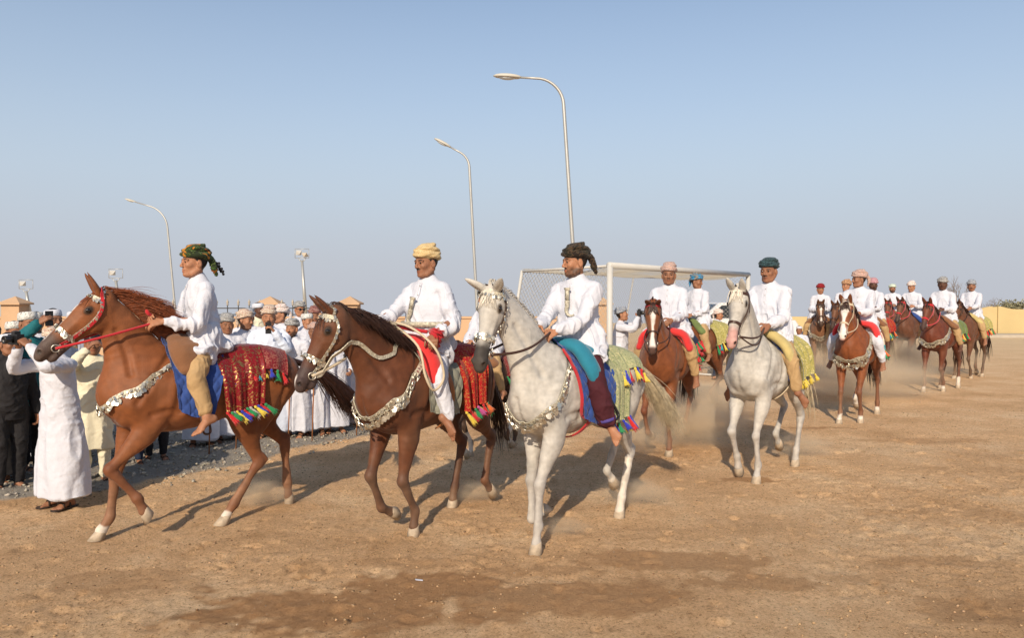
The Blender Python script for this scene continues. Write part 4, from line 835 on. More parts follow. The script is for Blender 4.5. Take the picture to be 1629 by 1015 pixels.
# ------------------------------------------------------------------ people
SKIN = dict(tan=(.36, .17, .095), brown=(.26, .12, .068), dark=(.10, .045, .028), fair=(.45, .24, .15))
def elbow(sh, wr, l1=.285, l2=.25, bend=(0, 0, -1)):
    sh = np.array(sh, float); wr = np.array(wr, float); d = wr - sh; L = min(np.linalg.norm(d), (l1 + l2) * .99); u = nrm(d)
    c = (l1 * l1 + L * L - l2 * l2) / (2 * L); h = math.sqrt(max(l1 * l1 - c * c, 0)); b = np.array(bend, float); b = nrm(b - u * (b @ u)); return sh + u * c + b * h
class Person:
    """pose: dict of joints in the person's own frame (x forward, y left, z up)"""
    def __init__(s, label, loc, rz, pose, skin='tan', vox=.008, beard=0, moustache=0, hairc=(.018, .012, .009), group=None, scale=1.0, seed=0, zoff=0.0, shoes=False, hair=True, smile=False, fat=1.0):
        s.p = p = {k: (np.array(v, float) if hasattr(v, '__len__') else v) for k, v in pose.items()}; s.rng = random.Random(seed); s.seed = seed; s.vox = vox
        s.root = empty('person', (loc[0], loc[1], zoff * scale), rz, label, 'person', group, scale); s.zo = A(0, 0, zoff); s.fat = fat
        pts = np.array([v for k, v in p.items() if isinstance(v, np.ndarray) and v.shape == (3,) and not k.endswith('dir')])
        F = Field(pts.min(0) - .26, pts.max(0) + .24, vox); s.F = F; s.lo = pts.min(0) - .3; s.hi = pts.max(0) + .26
        H = s.H = rotz(R(p.get('hyaw', 0))) @ roty(R(p.get('hpitch', 0))) @ rotx(R(p.get('hroll', 0))); hc = s.hc = p['head']; q = lambda x, y, z: hc + H @ A(x, y, z)
        chest, pel, nk = p['chest'], p['pelvis'], p['neck']; sv = nrm(p['shL'] - p['shR'])
        F.chain([pel, (pel + chest) / 2, chest, nk - (nk - chest) * .25], [(.145 * fat, .105 * fat), (.13 * fat, .095 * fat), (.145, .10), (.075, .06)], side=sv, k=0)
        F.chain([nk - (nk - chest) * .3, nk, q(-.018, 0, -.06), q(-.01, 0, 0)], [.062, .052, .049, .055], k=.025)
        # head
        e = lambda c, r, k=.015, op='add': F.ell(q(*c), r, H, k, op)
        F.ell(q(-.012, 0, .035), (.096, .077, .10), H, k=.02); e((.025, 0, -.045), (.064, .055, .075), .03); e((.058, 0, -.10), (.030, .032, .020), .025)
        for y in (-1, 1):
            e((.058, y * .042, -.022), (.027, .022, .022), .02); F.chain([q(-.02, y * .058, -.045), q(.03, y * .045, -.092)], [.022, .018], k=.025)
            e((.096, y * .033, .005), (.011, .018, .011), .012, 'sub'); e((.0765, y * .033, .004), (.0135, .016, .0125), .004)
            F.chain([q(.076, y * .050, .022), q(.085, y * .016, .025)], [.009, .010], k=.012)
            e((-.010, y * .082, -.010), (.022, .013, .033), .006); e((-.002, y * .096, -.008), (.012, .008, .019), .004, 'sub')
            e((.099, y * .013, -.034), (.010, .008, .008), .008)
        F.chain([q(.084, 0, .022), q(.098, 0, -.008), q(.107, 0, -.028)], [.008, .009, .0115], k=.010)
        mw = .030 if smile else .024
        F.chain([q(.074, -mw, -.062 + (.006 if smile else 0)), q(.090, 0, -.060), q(.074, mw, -.062 + (.006 if smile else 0))], [.006, .0085, .006], k=.006, sub=4)
        F.chain([q(.074, -mw * .8, -.074), q(.087, 0, -.076), q(.074, mw * .8, -.074)], [.006, .009, .006], k=.006, sub=4)
        # arms and hands
        s.wd = {}
        for sd_, y in (('L', 1), ('R', -1)):
            sh, el, wr = p['sh' + sd_], p['el' + sd_], p['wr' + sd_]
            F.chain([chest + (sh - chest) * .5 + A(0, 0, .03), sh, (sh + el) / 2, el, el + (wr - el) * .35, wr], [.05, .044, .040, .035, .036, .025], k=.03)
            d = nrm(p.get('hd' + sd_, wr - el)); n = np.array(p.get('pn' + sd_, (0, 0, -1)), float); n = nrm(n - d * (n @ d)); t = np.cross(n, d) * y; s.wd[sd_] = (d, n, t)
            # t points to the thumb side
            F.chain([wr, wr + d * .035, wr + d * .085], [(.027, .017), (.036, .017), (.042, .014)], side=t, k=.012, sub=4)
            curl = p.get('curl', 50)
            for i, (o, L) in enumerate([(.030, .92), (.0105, 1.0), (-.0105, .95), (-.029, .78)]):
                b = wr + d * (.082 - abs(i - 1.2) * .004) + t * o; a1, a2, a3 = [R(curl * c) for c in (.7, 1.6, 2.3)]; P = [b]
                for a, l in zip((a1, a2, a3), (.040, .027, .022)): P.append(P[-1] + (d * math.cos(a) + n * math.sin(a)) * l * L)
                F.chain(P, [.0105, .0098, .0088, .0075], k=.004, sub=1)
            b = wr + d * .028 + t * .030; d1 = nrm(d * .55 + t * .75 + n * .3); d2 = nrm(d * .8 + t * .2 + n * .55)
            F.chain([b, b + d1 * .04, b + d1 * .04 + d2 * .032, b + d1 * .04 + d2 * .032 + nrm(d2 + n * .4) * .024], [.014, .012, .010, .008], k=.008, sub=1)
        # legs and feet
        for sd_, y in (('L', 1), ('R', -1)):
            hp_, kn, an, to = p['hip' + sd_], p['kn' + sd_], p['an' + sd_], p['toe' + sd_]
            F.chain([hp_, (hp_ + kn) / 2, kn], [.085, .074, .054], k=.04)
            F.chain([kn, kn + (an - kn) * .3, kn + (an - kn) * .75, an], [.052, .050, .033, .033], k=.02)
            fd = nrm(to - an); side = np.array(p.get('ftside', A(0, 1, 0)), float); side = nrm(side - fd * (side @ fd)); up = np.cross(fd, side); up = up if up @ nrm(an - kn) < 0 else -up
            heel = an - up * .045 - fd * .035; ball = an + fd * .115 - up * .060
            F.chain([heel, an + fd * .03 - up * .035, ball], [(.030, .030), (.034, .033), (.042, .018)], side=side, k=.02)
            F.chain([an, heel], [.032, .028], k=.02)
            if not shoes or True:
                sg = 1 if y > 0 else -1
                for i in range(5):
                    o = (-.034 + .0165 * i) * sg; L = [.060, .056, .050, .043, .036][i]; b = ball + side * o + fd * (-.012 - .006 * abs(i - 1))
                    F.chain([b, b + fd * L * .6 + up * .002, b + fd * L - up * .006], [.0105 if i else .013, .009 if i else .012, .008 if i else .0115], k=.003, sub=1)
        V, Q = F.mesh(1)
        sk = np.array(SKIN[skin] if isinstance(skin, str) else skin, float); C = np.tile(sk, (len(V), 1)) * (1 + .08 * noise(V, 25, seed))[:, None]
        L = (V - hc) @ H; near = np.linalg.norm(L, axis=1) < .2
        def z(c, r, cc, amt=1.0, soft=.25):
            nonlocal C
            m = near * amt * sstep(-np.linalg.norm((L - A(*c)) / A(*r), axis=1), -1 - soft, -1 + soft); C = C * (1 - m[:, None]) + np.array(cc) * m[:, None]
        hcx = np.array(hairc)
        z((.1, 0, -.064), (.03, .03, .007), sk * A(.75, .48, .48), .8); z((.1, 0, -.075), (.03, .024, .007), sk * A(.85, .55, .55), .8)
        if smile: z((.11, 0, -.067), (.03, .018, .003), (.6, .57, .5), .8)
        else: z((.11, 0, -.0675), (.03, .024, .003), sk * .35, .8)
        for y in (-1, 1):
            z((.092, y * .034, .0255), (.03, .022, .0065), hcx, .9); z((.1, y * .034, .003), (.02, .019, .0085), sk * .42, .6)
        if hair:
            m = near & (L[:, 2] > -.02 + np.clip(L[:, 0] + .02, 0, 1) * 1.1) & (L[:, 0] < .06); C[m] = hcx
            m = near & (L[:, 0] < -.03) & (L[:, 2] > -.055); C[m] = hcx; m = near & (abs(L[:, 1]) > .0765) & (abs(L[:, 2] + .010) < .036) & (abs(L[:, 0] + .008) < .028); C[m] = sk * 1.02
        if moustache: z((.1, 0, -.049), (.03, .033, .010), hcx, .95 * moustache)
        if beard:
            m = near * sstep(-(L[:, 2] + .030 + .3 * np.clip(L[:, 0] - .05, 0, 1)), 0, .030) * sstep(L[:, 0], -.03, -.015) * sstep(L[:, 2], -.15, -.12) * beard * (.85 + .3 * noise(V, 60, 1))
            mouth = np.linalg.norm((L - A(.1, 0, -.066)) / A(.03, .026, .013), axis=1) < 1; m = m * (1 - mouth)
            m = m * (1 - .0); C = C * (1 - m[:, None]) + hcx * 1.6 * m[:, None]
        s.body = link_mesh('body', V - s.zo, Q, M['skin'], s.root, True, np.clip(C, .005, .9))
        for y in (-1, 1):
            if vox < .0105:
                mb = MB(); mb.ball(q(.0805, y * .033, .004) - s.zo, .0112, 8); mb.build('eye', M['eye'], s.root)
    def cloth(s, name, m, build, vox=None, amp=.010, seed=0, aniso=(1, 1, .5), clip=None, gather=None):
        v = vox or max(s.vox, .0078); F = Field(s.lo - .1, s.hi + .08, v); build(F); s.sf = F
        if clip is not None: F.plane(*clip)
        V, Q = F.mesh(1); N = vnormals(V, Q)
        sc_ = np.array(aniso); W = V * sc_ + .05 * np.stack([noise(V, 6, seed + 7), noise(V, 6, seed + 8), noise(V, 6, seed + 9)], 1); a = noise(W @ rotx(.6), 9, seed); b = noise(W @ rotx(-.7) + 5, 19, seed + 3); r = (1 - 5 * abs(a)).clip(-.8, 1) * .9 + (1 - 5 * abs(b)).clip(-.6, 1) * .5
        g = 1 if gather is None else gather(V)
        V = V + N * (amp * (r + .25) * g)[:, None]
        return link_mesh(name, V - s.zo, Q, m, s.root)
    def shirt(s, m, mode='ride', sleeve=.066, cuffs=True, length=.30, amp=.011, name='shirt'):
        p = s.p; sv = nrm(p['shL'] - p['shR']); ft = s.fat; fd = np.cross(sv, A(0, 0, 1))
        def b(F):
            chest, pel, nk = p['chest'], p['pelvis'], p['neck']; ax = nk - pel
            F.chain([pel + A(0, 0, -.03), pel + ax * .25, pel + ax * .5, chest, chest + (nk - chest) * .55, nk + A(.0, 0, .012)], [(.20 * ft, .165 * ft), (.178 * ft, .145 * ft), (.168 * ft, .135 * ft), (.172, .13), (.135, .10), (.062, .060)], side=sv, k=0, sub=4)
            for sd_ in 'LR':
                sh, el, wr = p['sh' + sd_], p['el' + sd_], p['wr' + sd_]; c = wr + (el - wr) * .10
                F.chain([chest + (sh - chest) * .45 + A(0, 0, .06), sh + A(0, 0, -.005), sh + (el - sh) * .5 + A(0, 0, -.012), el + A(0, 0, -.010), el + (c - el) * .5 + A(0, 0, -.016), c], [.070, .062, sleeve * 1.0, sleeve * .92, sleeve * .80, sleeve * .60], k=.03, sub=4)
            if mode == 'ride':
                for sd_ in 'LR':
                    hp_, kn = p['hip' + sd_], p['kn' + sd_]; d = kn - hp_
                    F.chain([hp_ + A(0, 0, .05), hp_ + d * length * .8 + A(0, 0, .02), hp_ + d * (length + .28)], [(.14, .14), (.125, .115), (.112, .10)], k=.05)
                F.chain([pel + A(.04, 0, -.02), pel + A(-.17, 0, -.07)], [(.20, .12), (.17, .07)], side=(0, 1, 0), k=.05)
        def b2(F):
            b(F)
            if mode == 'ride':
                for sd_ in 'LR':
                    hp_, kn = p['hip' + sd_], p['kn' + sd_]; d = nrm(kn - hp_); F.plane(hp_ + (kn - hp_) * (length + .24), d, *(lambda c: (c - .22, c + .22))(hp_ + (kn - hp_) * (length + .42)))
        return s.cloth(name, m, b2, amp=amp, seed=s.seed, gather=lambda V: .45 + .9 * sstep(-V[:, 2], -(p['chest'][2] + .05), -(p['pelvis'][2] + .05)) + .3 * sstep(abs(V[:, 1]), .16, .22) - .45 * sstep(V[:, 2], p['neck'][2] - .07, p['neck'][2] - .02))
    def collar(s, m, placket=.24):
        nk, ch = s.p['neck'], s.p['chest']; ax = nrm(nk - ch); an = np.linspace(0, 2 * np.pi, 21); sv = nrm(s.p['shL'] - s.p['shR']); fd = np.cross(sv, ax)
        MB().tube([nk + ax * .004 + (sv * math.cos(a) * .064 + fd * math.sin(a) * .062) - s.zo for a in an], .0065, 6, cap=False).build('collar', m, s.root)
        if placket:
            P = np.array([nk + fd * .10 - ax * t for t in np.linspace(.03, .03 + placket, 9)]); P = s.sf.snap(P, .0, 10); N = s.sf.grad(P); mb = MB()
            for o in (-.011, .011): mb.tube(P + N * .0045 + sv * o - s.zo, .0028, 5)
            mb.build('placket', m, s.root)
            q = MB(); [q.ball(P[i] + N[i] * .007 - s.zo, .005, 5) for i in (1, 4, 7)]; q.build('buttons', M['silver'], s.root)
    def trousers(s, m, r=.072, end=.86, cuff=None, flare=1.0):
        p = s.p
        def b(F):
            F.ell(p['pelvis'] + A(0, 0, -.02), (.15, .17, .12), k=0)
            for sd_ in 'LR':
                hp_, kn, an = p['hip' + sd_], p['kn' + sd_], p['an' + sd_]
                F.chain([hp_, (hp_ + kn) / 2, kn, kn + (an - kn) * end * .5, kn + (an - kn) * end], [r * 1.45, r * 1.3, r * 1.02, r * .9 * flare, r * .72 * flare], k=.04, sub=4)
        o = s.cloth('trousers', m, b, amp=.007, seed=s.seed + 4, aniso=(1, 1, .7))
        if cuff:
            for sd_ in 'LR':
                mb = MB(); kn, an = p['kn' + sd_], p['an' + sd_]; d = an - kn; a = kn + d * (end - .05) ; b_ = kn + d * (end + .02); mb.tube([a - s.zo, b_ - s.zo], [r * .80 * flare, r * .78 * flare], 14); mb.build('trouser_hem', cuff, s.root)
        return o
    def robe(s, m, hem=.12, wide=.25, sleeve=.07, amp=.011, vox=None, name='robe', depth=.19):
        p = s.p; sv = nrm(p['shL'] - p['shR'])
        def b(F):
            chest, pel, nk = p['chest'], p['pelvis'], p['neck']; bot = A(*( (p['anL'] + p['anR']) / 2)); bot[2] = hem - .04; ft = s.fat
            F.chain([bot, bot + (pel - bot) * .5, pel, (pel + chest) / 2, chest, chest + (nk - chest) * .55, nk + A(-.005, 0, -.005)], [(wide, depth), (wide * .86, depth * .95), (.19 * ft, .155 * ft), (.178 * ft, .145 * ft), (.185, .135), (.15, .105), (.064, .060)], side=sv, k=0, sub=4)
            for sd_ in 'LR':
                sh, el, wr = p['sh' + sd_], p['el' + sd_], p['wr' + sd_]; c = wr + (el - wr) * .10
                F.chain([chest + (sh - chest) * .45 + A(0, 0, .06), sh + A(0, 0, -.008), (sh + el) / 2 + A(0, 0, -.01), el + A(0, 0, -.01), c], [.068, .062, sleeve * .98, sleeve * .92, sleeve * .66], k=.03, sub=4)
        v = vox or max(s.vox, .011); F = Field(s.lo - .1, s.hi + .08, v); b(F); F.plane((0, 0, hem), (0, 0, -1)); V, Q = F.mesh(1); N = vnormals(V, Q)
        an = np.arctan2(V[:, 1], V[:, 0]); low = sstep(-V[:, 2], -1.15, -.4)
        vf = noise(np.stack([V[:, 0] * 9, V[:, 1] * 9, V[:, 2] * .9], 1), 1, s.seed); Wv = V + .05 * np.stack([noise(V, 6, s.seed + 7), noise(V, 6, s.seed + 8), noise(V, 6, s.seed + 9)], 1); cr = (1 - 5 * abs(noise(Wv @ rotx(.6), 8, s.seed + 2))).clip(-.8, 1) + .5 * (1 - 5 * abs(noise(Wv @ rotx(-.7), 17, s.seed + 3))).clip(-.8, 1); vf = vf + .7 * (1 - 4 * abs(noise(np.stack([V[:, 0] * 7, V[:, 1] * 7, V[:, 2] * 1.1], 1), 1, s.seed + 4))).clip(-.7, 1)
        V = V + N * (low * .026 * vf + amp * .6 * (cr + .3) * (1 - .75 * low))[:, None]
        V[:, 2] = np.where(V[:, 2] < hem + .012, V[:, 2] + .012 * noise(V, 5, 3), V[:, 2])
        return link_mesh(name, V - s.zo, Q, m, s.root)
    def wear(s, name, me):
        o = put(name, me, s.root); Mx = np.eye(4); Mx[:3, :3] = s.H; Mx[:3, 3] = s.hc - s.zo; o.matrix_local = Matrix(Mx.tolist()); return o
    def sandals(s):
        mb = MB(); p = s.p
        for sd_ in 'LR':
            an, to = p['an' + sd_], p['toe' + sd_]; fd = nrm((to - an) * A(1, 1, 0)); sd2 = A(-fd[1], fd[0], 0); c = an * A(1, 1, 0) - s.zo
            o = [c + fd * a + sd2 * b for a, b in [(-.08, -.03), (-.085, .03), (.05, .042), (.17, .045), (.20, .0), (.17, -.045), (.05, -.042)]]
            V = np.vstack([np.array(o) + A(0, 0, .002), np.array(o) + A(0, 0, .018)]); mb.add(V, [tuple(range(7)), tuple(range(13, 6, -1))] + [(i, 7 + i, 7 + (i + 1) % 7, (i + 1) % 7) for i in range(7)])
            for a in (.09, .02): mb.tube([c + fd * a + sd2 * .045 + A(0, 0, .02), c + fd * a + sd2 * .03 + A(0, 0, .055), c + fd * a + A(0, 0, .068), c + fd * a - sd2 * .03 + A(0, 0, .055), c + fd * a - sd2 * .045 + A(0, 0, .02)], .009, 5)
        mb.build('sandals', M['sandal'], s.root)

# head coverings in head coordinates (x forward, z up, origin at the ears)
def turban_mesh(mt, seed=0, tall=0, tail=True, vox=.007, low=False, tailblow=0):
    rg = random.Random(seed); F = Field((-.30, -.19, -.22), (.20, .19, .27), vox)
    F.ell((-.012, 0, .080), (.099, .083, .082 + tall), k=0)
    for i in range(5):
        t = [(-12, 5), (10, -8), (-4, 14), (16, 8), (-18, -10)][i]; Rm = roty(R(t[0] + rg.uniform(-4, 4))) @ rotx(R(t[1] + rg.uniform(-5, 5))); z0 = [.058, .080, .105, .128 + tall, .074][i]; rr = [.088, .090, .078, .054, .089][i]
        an = np.linspace(0, 2 * np.pi, 17); P = (np.stack([rr * np.cos(an) * 1.10, rr * np.sin(an) * .93, np.zeros(17)], 1) @ Rm.T) + A(-.012, 0, z0)
        F.chain(P, [(.014, .024)] * 17, side=(0, 0, 1), k=.010, sub=1)
    if tail:
        P = [A(-.10, .02, .06), A(-.135, .03, .02), A(-.14 - tailblow * .3, .03, -.04), A(-.13 - tailblow, .02, -.09)]
        F.chain(P, [.030, .026, .024, .012], k=.02, sub=3)
    F.plane((0, 0, .036), (.12, 0, -1), (-.10, -.2, -.05), (.3, .2, .06))
    F.ell((-.012, 0, .02), (.088, .070, .07), k=.003, op='sub')
    V, Q = F.mesh(1); N = vnormals(V, Q); u = V[:, 2] * 3 + V[:, 0] * .8 + V[:, 1] * .5
    V = V + N * (.006 * (1 - 2 * abs(noise(np.stack([V[:, 0] * 6, V[:, 1] * 6, u * 12], 1), 1.6, seed))))[:, None]
    return make_mesh('turban', V, Q, mt)
def cap_mesh(mt, h=.075):
    mb = MB(); mb.lathe([(.094, .040), (.098, .042), (.095, .045 + h * .6), (.089, .045 + h), (.080, .052 + h), (.001, .056 + h)], 24, roty(R(-6)), (-.012, 0, .0), (1.08, .9)); me = make_mesh('cap', np.vstack(mb.V), mb.F, mt); return me

def seated(lean=.0, wrL=(.42, .10, 1.66), wrR=(.42, -.08, 1.66), kn=(.20, .31, 1.25), an=(.14, .37, .93), toe=(.28, .40, .86), hyaw=0, hpitch=0, z=0, twist=0, **k):
    T = rotz(R(twist)); tz = A(0, 0, z); m = lambda v: A(v[0], -v[1], v[2])
    P = dict(pelvis=A(0, 0, 1.55) + tz, chest=A(lean * .6, 0, 1.85) + tz, neck=A(lean, 0, 2.04) + tz, head=A(lean + .03, 0, 2.172) + tz, hyaw=hyaw, hpitch=hpitch)
    for sd_, y in (('L', 1), ('R', -1)):
        P['sh' + sd_] = A(lean * .85, 0, 1.955) + tz + T @ A(0, y * .172, 0); wr = A(*(wrL if y > 0 else wrR)); P['wr' + sd_] = wr
        P['el' + sd_] = elbow(P['sh' + sd_], wr, bend=(-.35, y * .45, -.8)); P['hip' + sd_] = A(.02, y * .10, 1.52) + tz
        for a, b in (('kn', kn), ('an', an), ('toe', toe)): P[a + sd_] = A(*b) if y > 0 else m(b)
        P['pn' + sd_] = A(0, -y * .8, -.6)
    P.update(k); return P
def standing(arms='down', stoop=0, hyaw=0, hpitch=0, gap=.10, **k):
    P = dict(pelvis=A(0, 0, .96), chest=A(.02 + stoop * .6, 0, 1.27), neck=A(.01 + stoop, 0, 1.46), head=A(.04 + stoop, 0, 1.60), hyaw=hyaw, hpitch=hpitch)
    hands = dict(down=((.05, .27, .82), (.05, -.27, .82)), photo=((.34, .10, 1.58), (.34, -.06, 1.56)), phone=((.30, .08, 1.42), (.05, -.27, .82)), high=((.05, .27, .82), (.42, -.10, 1.62)), stick=((.26, .22, 1.02), (.05, -.26, .82)), folded=((.24, -.06, 1.10), (.22, .04, 1.12)), stick2=((.05, .26, .82), (.30, -.18, 1.05)))[arms]
    for sd_, y, wr in (('L', 1, hands[0]), ('R', -1, hands[1])):
        P['sh' + sd_] = A(.01 + stoop * .9, y * .185, 1.39); P['wr' + sd_] = A(*wr); P['el' + sd_] = elbow(P['sh' + sd_], wr, bend=(-.5, y * .5, -.6)); P['pn' + sd_] = A(0, -y, -.1)
        P['hip' + sd_] = A(0, y * .095, .92); P['kn' + sd_] = A(.02, y * gap, .50); P['an' + sd_] = A(-.02, y * gap, .085); P['toe' + sd_] = A(.20, y * (gap + .05), .085)
    P.update(k); return P
# ------------------------------------------------------------------ riders and horses
TB = {k: pattern('turban_' + k, c, scale=s_, dist=d, rough=.85, bump=.15) for k, (c, s_, d) in dict(
    camo=([(.42, .19, .02), (.26, .07, .012), (.015, .03, .010), (.045, .085, .018), (.012, .016, .008), (.08, .12, .03), (.02, .03, .012)], 12, 1.2), straw=([(.52, .38, .18), (.60, .47, .26), (.48, .34, .16)], 60, 1), dark=([(.012, .010, .007), (.028, .024, .014), (.06, .038, .022), (.018, .012, .009)], 14, 1.5),
    pink=([(.50, .33, .27), (.34, .17, .14), (.58, .45, .36), (.28, .20, .2)], 40, 2), blue=([(.03, .16, .32), (.05, .24, .42), (.12, .12, .11), (.22, .2, .18)], 13, 1), tealdark=([(.008, .015, .02), (.02, .05, .06), (.06, .12, .13), (.01, .02, .025)], 42, 2),
    red=([(.20, .01, .015), (.25, .015, .02)], 20, 1), orange=([(.45, .20, .09), (.5, .34, .2), (.2, .1, .06)], 36, 2), mauve=([(.42, .22, .25), (.52, .34, .34), (.34, .14, .18)], 40, 1), mint=([(.45, .55, .45), (.55, .6, .5)], 30, 1),
    whitish=([(.62, .58, .55), (.55, .36, .30), (.66, .62, .58)], 30, 1.4), grey=([(.20, .20, .20), (.34, .34, .33), (.12, .12, .13), (.45, .44, .42)], 40, 2), bluegrey=([(.12, .15, .21), (.24, .27, .32), (.4, .4, .4)], 40, 2), cream=([(.58, .52, .42), (.30, .11, .08), (.62, .57, .48), (.42, .30, .2)], 26, 2.2), brown=([(.16, .06, .05), (.22, .09, .08), (.3, .18, .15)], 30, 1)).items()}
tmesh = {}
def turban(key, shape=0, near=False):
    k = (key, shape, near)
    if k not in tmesh:
        a = [dict(tall=0, tail=True), dict(tall=.012, tail=False), dict(tall=.0, tail=True, tailblow=.05), dict(tall=-.008, tail=False)][shape % 4]
        tmesh[k] = turban_mesh(TB[key], seed=shape * 7 + 1, vox=.0065 if near else .010, **a)
    return tmesh[k]
CAPM = pattern('embroidered_cap', [(.68, .67, .63), (.70, .69, .66), (.16, .15, .14), (.66, .65, .6)], scale=46, dist=1.2, kind='noise', bump=.2); cap_em = cap_mesh(CAPM, .07); cap_pl = cap_mesh(M['white'], .06)
def dagger(P, x=.0, y=.05, z=0, tilt=18):
    c = P.p['pelvis'] + A(.155 + x, y, .14 + z) - P.zo; Rm = rotx(R(tilt)); r = empty('dagger', c); r.parent = P.root
    mb = MB(); mb.box(A(0, 0, .10), (.018, .030, .075), Rm @ np.eye(3)); mb.V[-1] = (np.array([[x_, y_, z_] for x_ in (-1, 1) for y_ in (-1, 1) for z_ in (-1, 1)]) * A(.010, .016, .042) * A(1, 1, 1) + A(0, 0, .10)) @ Rm.T
    mb.lathe([(.016, .055), (.011, .07), (.010, .11), (.022, .135), (.034, .148), (.030, .156), (.01, .158)], 8, Rm, sq=(.5, 1)); mb.build('hilt', M['ivory'], r)
    q = [A(0, 0, .055), A(0, .0, .01), A(0, -.008, -.025), A(0, .005, -.055), A(0, .035, -.07), A(0, .065, -.06)]; MB().tube(catmull(np.array(q), 4) @ Rm.T, np.linspace(.021, .009, 21), 8).build('sheath', M['ivory'], r)
def belt(P, m, r=(.178, .158), z=.10):
    an = np.linspace(0, 2 * np.pi, 40); F_ = P.p['pelvis'] + A(.0, 0, z) - P.zo; mb = MB(); V = []
    for dz, k in ((-.022, 1), (-.022, 1.03), (.022, 1.03), (.022, 1)): V.append(F_ + np.stack([r[1] * k * np.cos(an), r[0] * k * np.sin(an), np.full(40, dz)], 1))
    V = np.vstack(V); n = 40; F = [(k * n + i, k * n + i + 1, ((k + 1) % 4) * n + i + 1, ((k + 1) % 4) * n + i) for k in range(4) for i in range(n - 1)]; mb.add(V, F); mb.build('belt', m, P.root)
def rider(H, label, pose, skin, tb, shape, near=False, pants='khaki', vox=None, shirt='white', cuff=None, flare=1.0, pants_end=.84, **k):
    v = vox or (.0062 if near else .0095)
    P = Person(label, (H.O[0], H.O[1]), heading(H.deg), pose, skin, v, zoff=1.5, group='riders of the parade', scale=H.scale, seed=H.seed, **k)
    P.shirt(M[shirt]); (P.collar(M['white'], .24 if near else .2) if v < .0110 else None); P.trousers(M[pants], cuff=cuff, end=pants_end, flare=flare); P.wear('turban', turban(tb, shape, near)); return P
def button_line(P):
    c0 = P.p['neck']; F = P.F; mb = MB()
    pts = [A(.0, 0, -.02) + c0 + A(.09 + .10 * t, .0, -.17 * t) for t in np.linspace(0, 1, 6)]

# 1 -- chestnut at the left, trotting
H1 = Horse('chestnut horse trotting at the far left with flying mane and red brocade cloth', (-2.57, 6.257), 41, [(.47, .16, -25), (.79, 0, 34), (-.09, 0, 36), (-.80, 0, -5)], poll=(.77, 0, 1.93), pitch=43, yaw=-4, coat=(.19, .061, .019), dark=(.07, .022, .010), muzzle=(.065, .045, .04), vox=.0085, socks=[(1, -.35), (2, -.4)], blaze=(.12, .5, .012), seed=1, ears='up', drop=.02, headsc=1.05)
M['mane_red'] = mat('chestnut_hair', (.19, .050, .016), rough=.5, spec=.4, var=.4, vscale=30); M['mane_dark'] = mat('dark_hair', (.035, .014, .009), rough=.45, spec=.4, var=.4, vscale=30); M['mane_black'] = mat('black_hair', (.012, .009, .008), rough=.45, spec=.4)
M['mane_blond'] = mat('blond_hair', (.62, .53, .37), rough=.6, spec=.3, var=.25, vscale=30); M['mane_white'] = mat('white_hair', (.60, .55, .47), rough=.6, var=.2, vscale=30)
H1.mane(M['mane_red'], n=2800, L=.33, flow=(-.9, .15, .15), lift=.75, r=.0025, g=(-.2, .03, -.30)); H1.tail(M['mane_dark'], n=650, L=.85, out=.95, g=.33, r=.0036)
b = H1.bridle(M['ivory'], silver=True, noseband=M['silver'], brow=M['ivory']); H1.strap([H1.hp(.0, .05, .01), H1.hp(.03, .095, -.05), H1.hp(.12, .11, -.115), H1.hp(.30, .08, -.135), H1.hp(.44, .06, -.11)], .022, .006, M['red'], 'red_cheek_strap', off=.009, parent=b)
H1.breast_collar(M['ivory'], V=1.05, w=.034, top=(.27, 1.42), drop=.045)
H1.drape('saddle_pad', M['blue'], (-.16, .34), (.02, .28), .66, quilt=.085, nx=44, ns=60, off=.018, fold=.0)
H1.cushion('saddle', M['brownfelt'], [(.19, .27, 1.33), (.21, .20, 1.46), (.20, 0, 1.56), (.21, -.20, 1.46), (.19, -.27, 1.33)], [(.09, .05), (.115, .07), (.09, .055), (.115, .07), (.09, .05)], extra=[([(.2, 0, 1.50), (-.28, 0, 1.50)], [(.24, .07), (.26, .07)]), ([(-.26, .27, 1.33), (-.30, 0, 1.50), (-.26, -.27, 1.33)], [(.09, .05), (.09, .05), (.09, .05)])])
o, h = H1.drape('rump_cloth', M['maroon'], (-.70, -.10), (-.62, -.06), .36, off=.022, fold=.010, nx=30); H1.tassels(h[1][2:-4:3], o, L=.085, blow=(-.25, .15)); H1.tassels(h[-1][2:-4:5], o, L=.085)
o, h = H1.drape('side_cloth', M['brocade'], (-.44, -.02), (-.40, -.08), .66, off=.034, fold=.014, nx=34, ns=44); H1.tassels(h[1][::3], o, L=.11, cols=('tgreen', 'tred', 'tblue', 'tyellow', 'tgrey'), blow=(-.9, .2)); H1.tassels(h[-1][::8], o)
r1 = rider(H1, 'boy rider smiling in green camouflage turban with a tassel, on the leftmost chestnut', seated(lean=.03, wrL=(.34, .13, 1.70), wrR=(.33, -.04, 1.73), kn=(.16, .31, 1.27), an=(.10, .37, .95), toe=(.24, .40, .87), hyaw=4, hpitch=-2, hdL=(.9, -.2, -.15), pnL=(0, -.6, -.8), curl=38), 'tan', 'camo', 2, near=True, smile=True, fat=.92)
H1.reins(M['red'], [(.40, .10, 1.69), (.40, -.04, 1.72)], r=.010, sag=.0)
mb = MB(); mb.tube(catmull(np.array([(.36, .02, .22), (.44, .06, .27), (.40, .0, .31), (.30, .04, .25), (.24, .10, .20)]), 5), .016, 6); mb.build('red_rope', M['red'], r1.root)
mb = MB(); hq = lambda x, y, z: r1.hc + r1.H @ A(x, y, z) - r1.zo
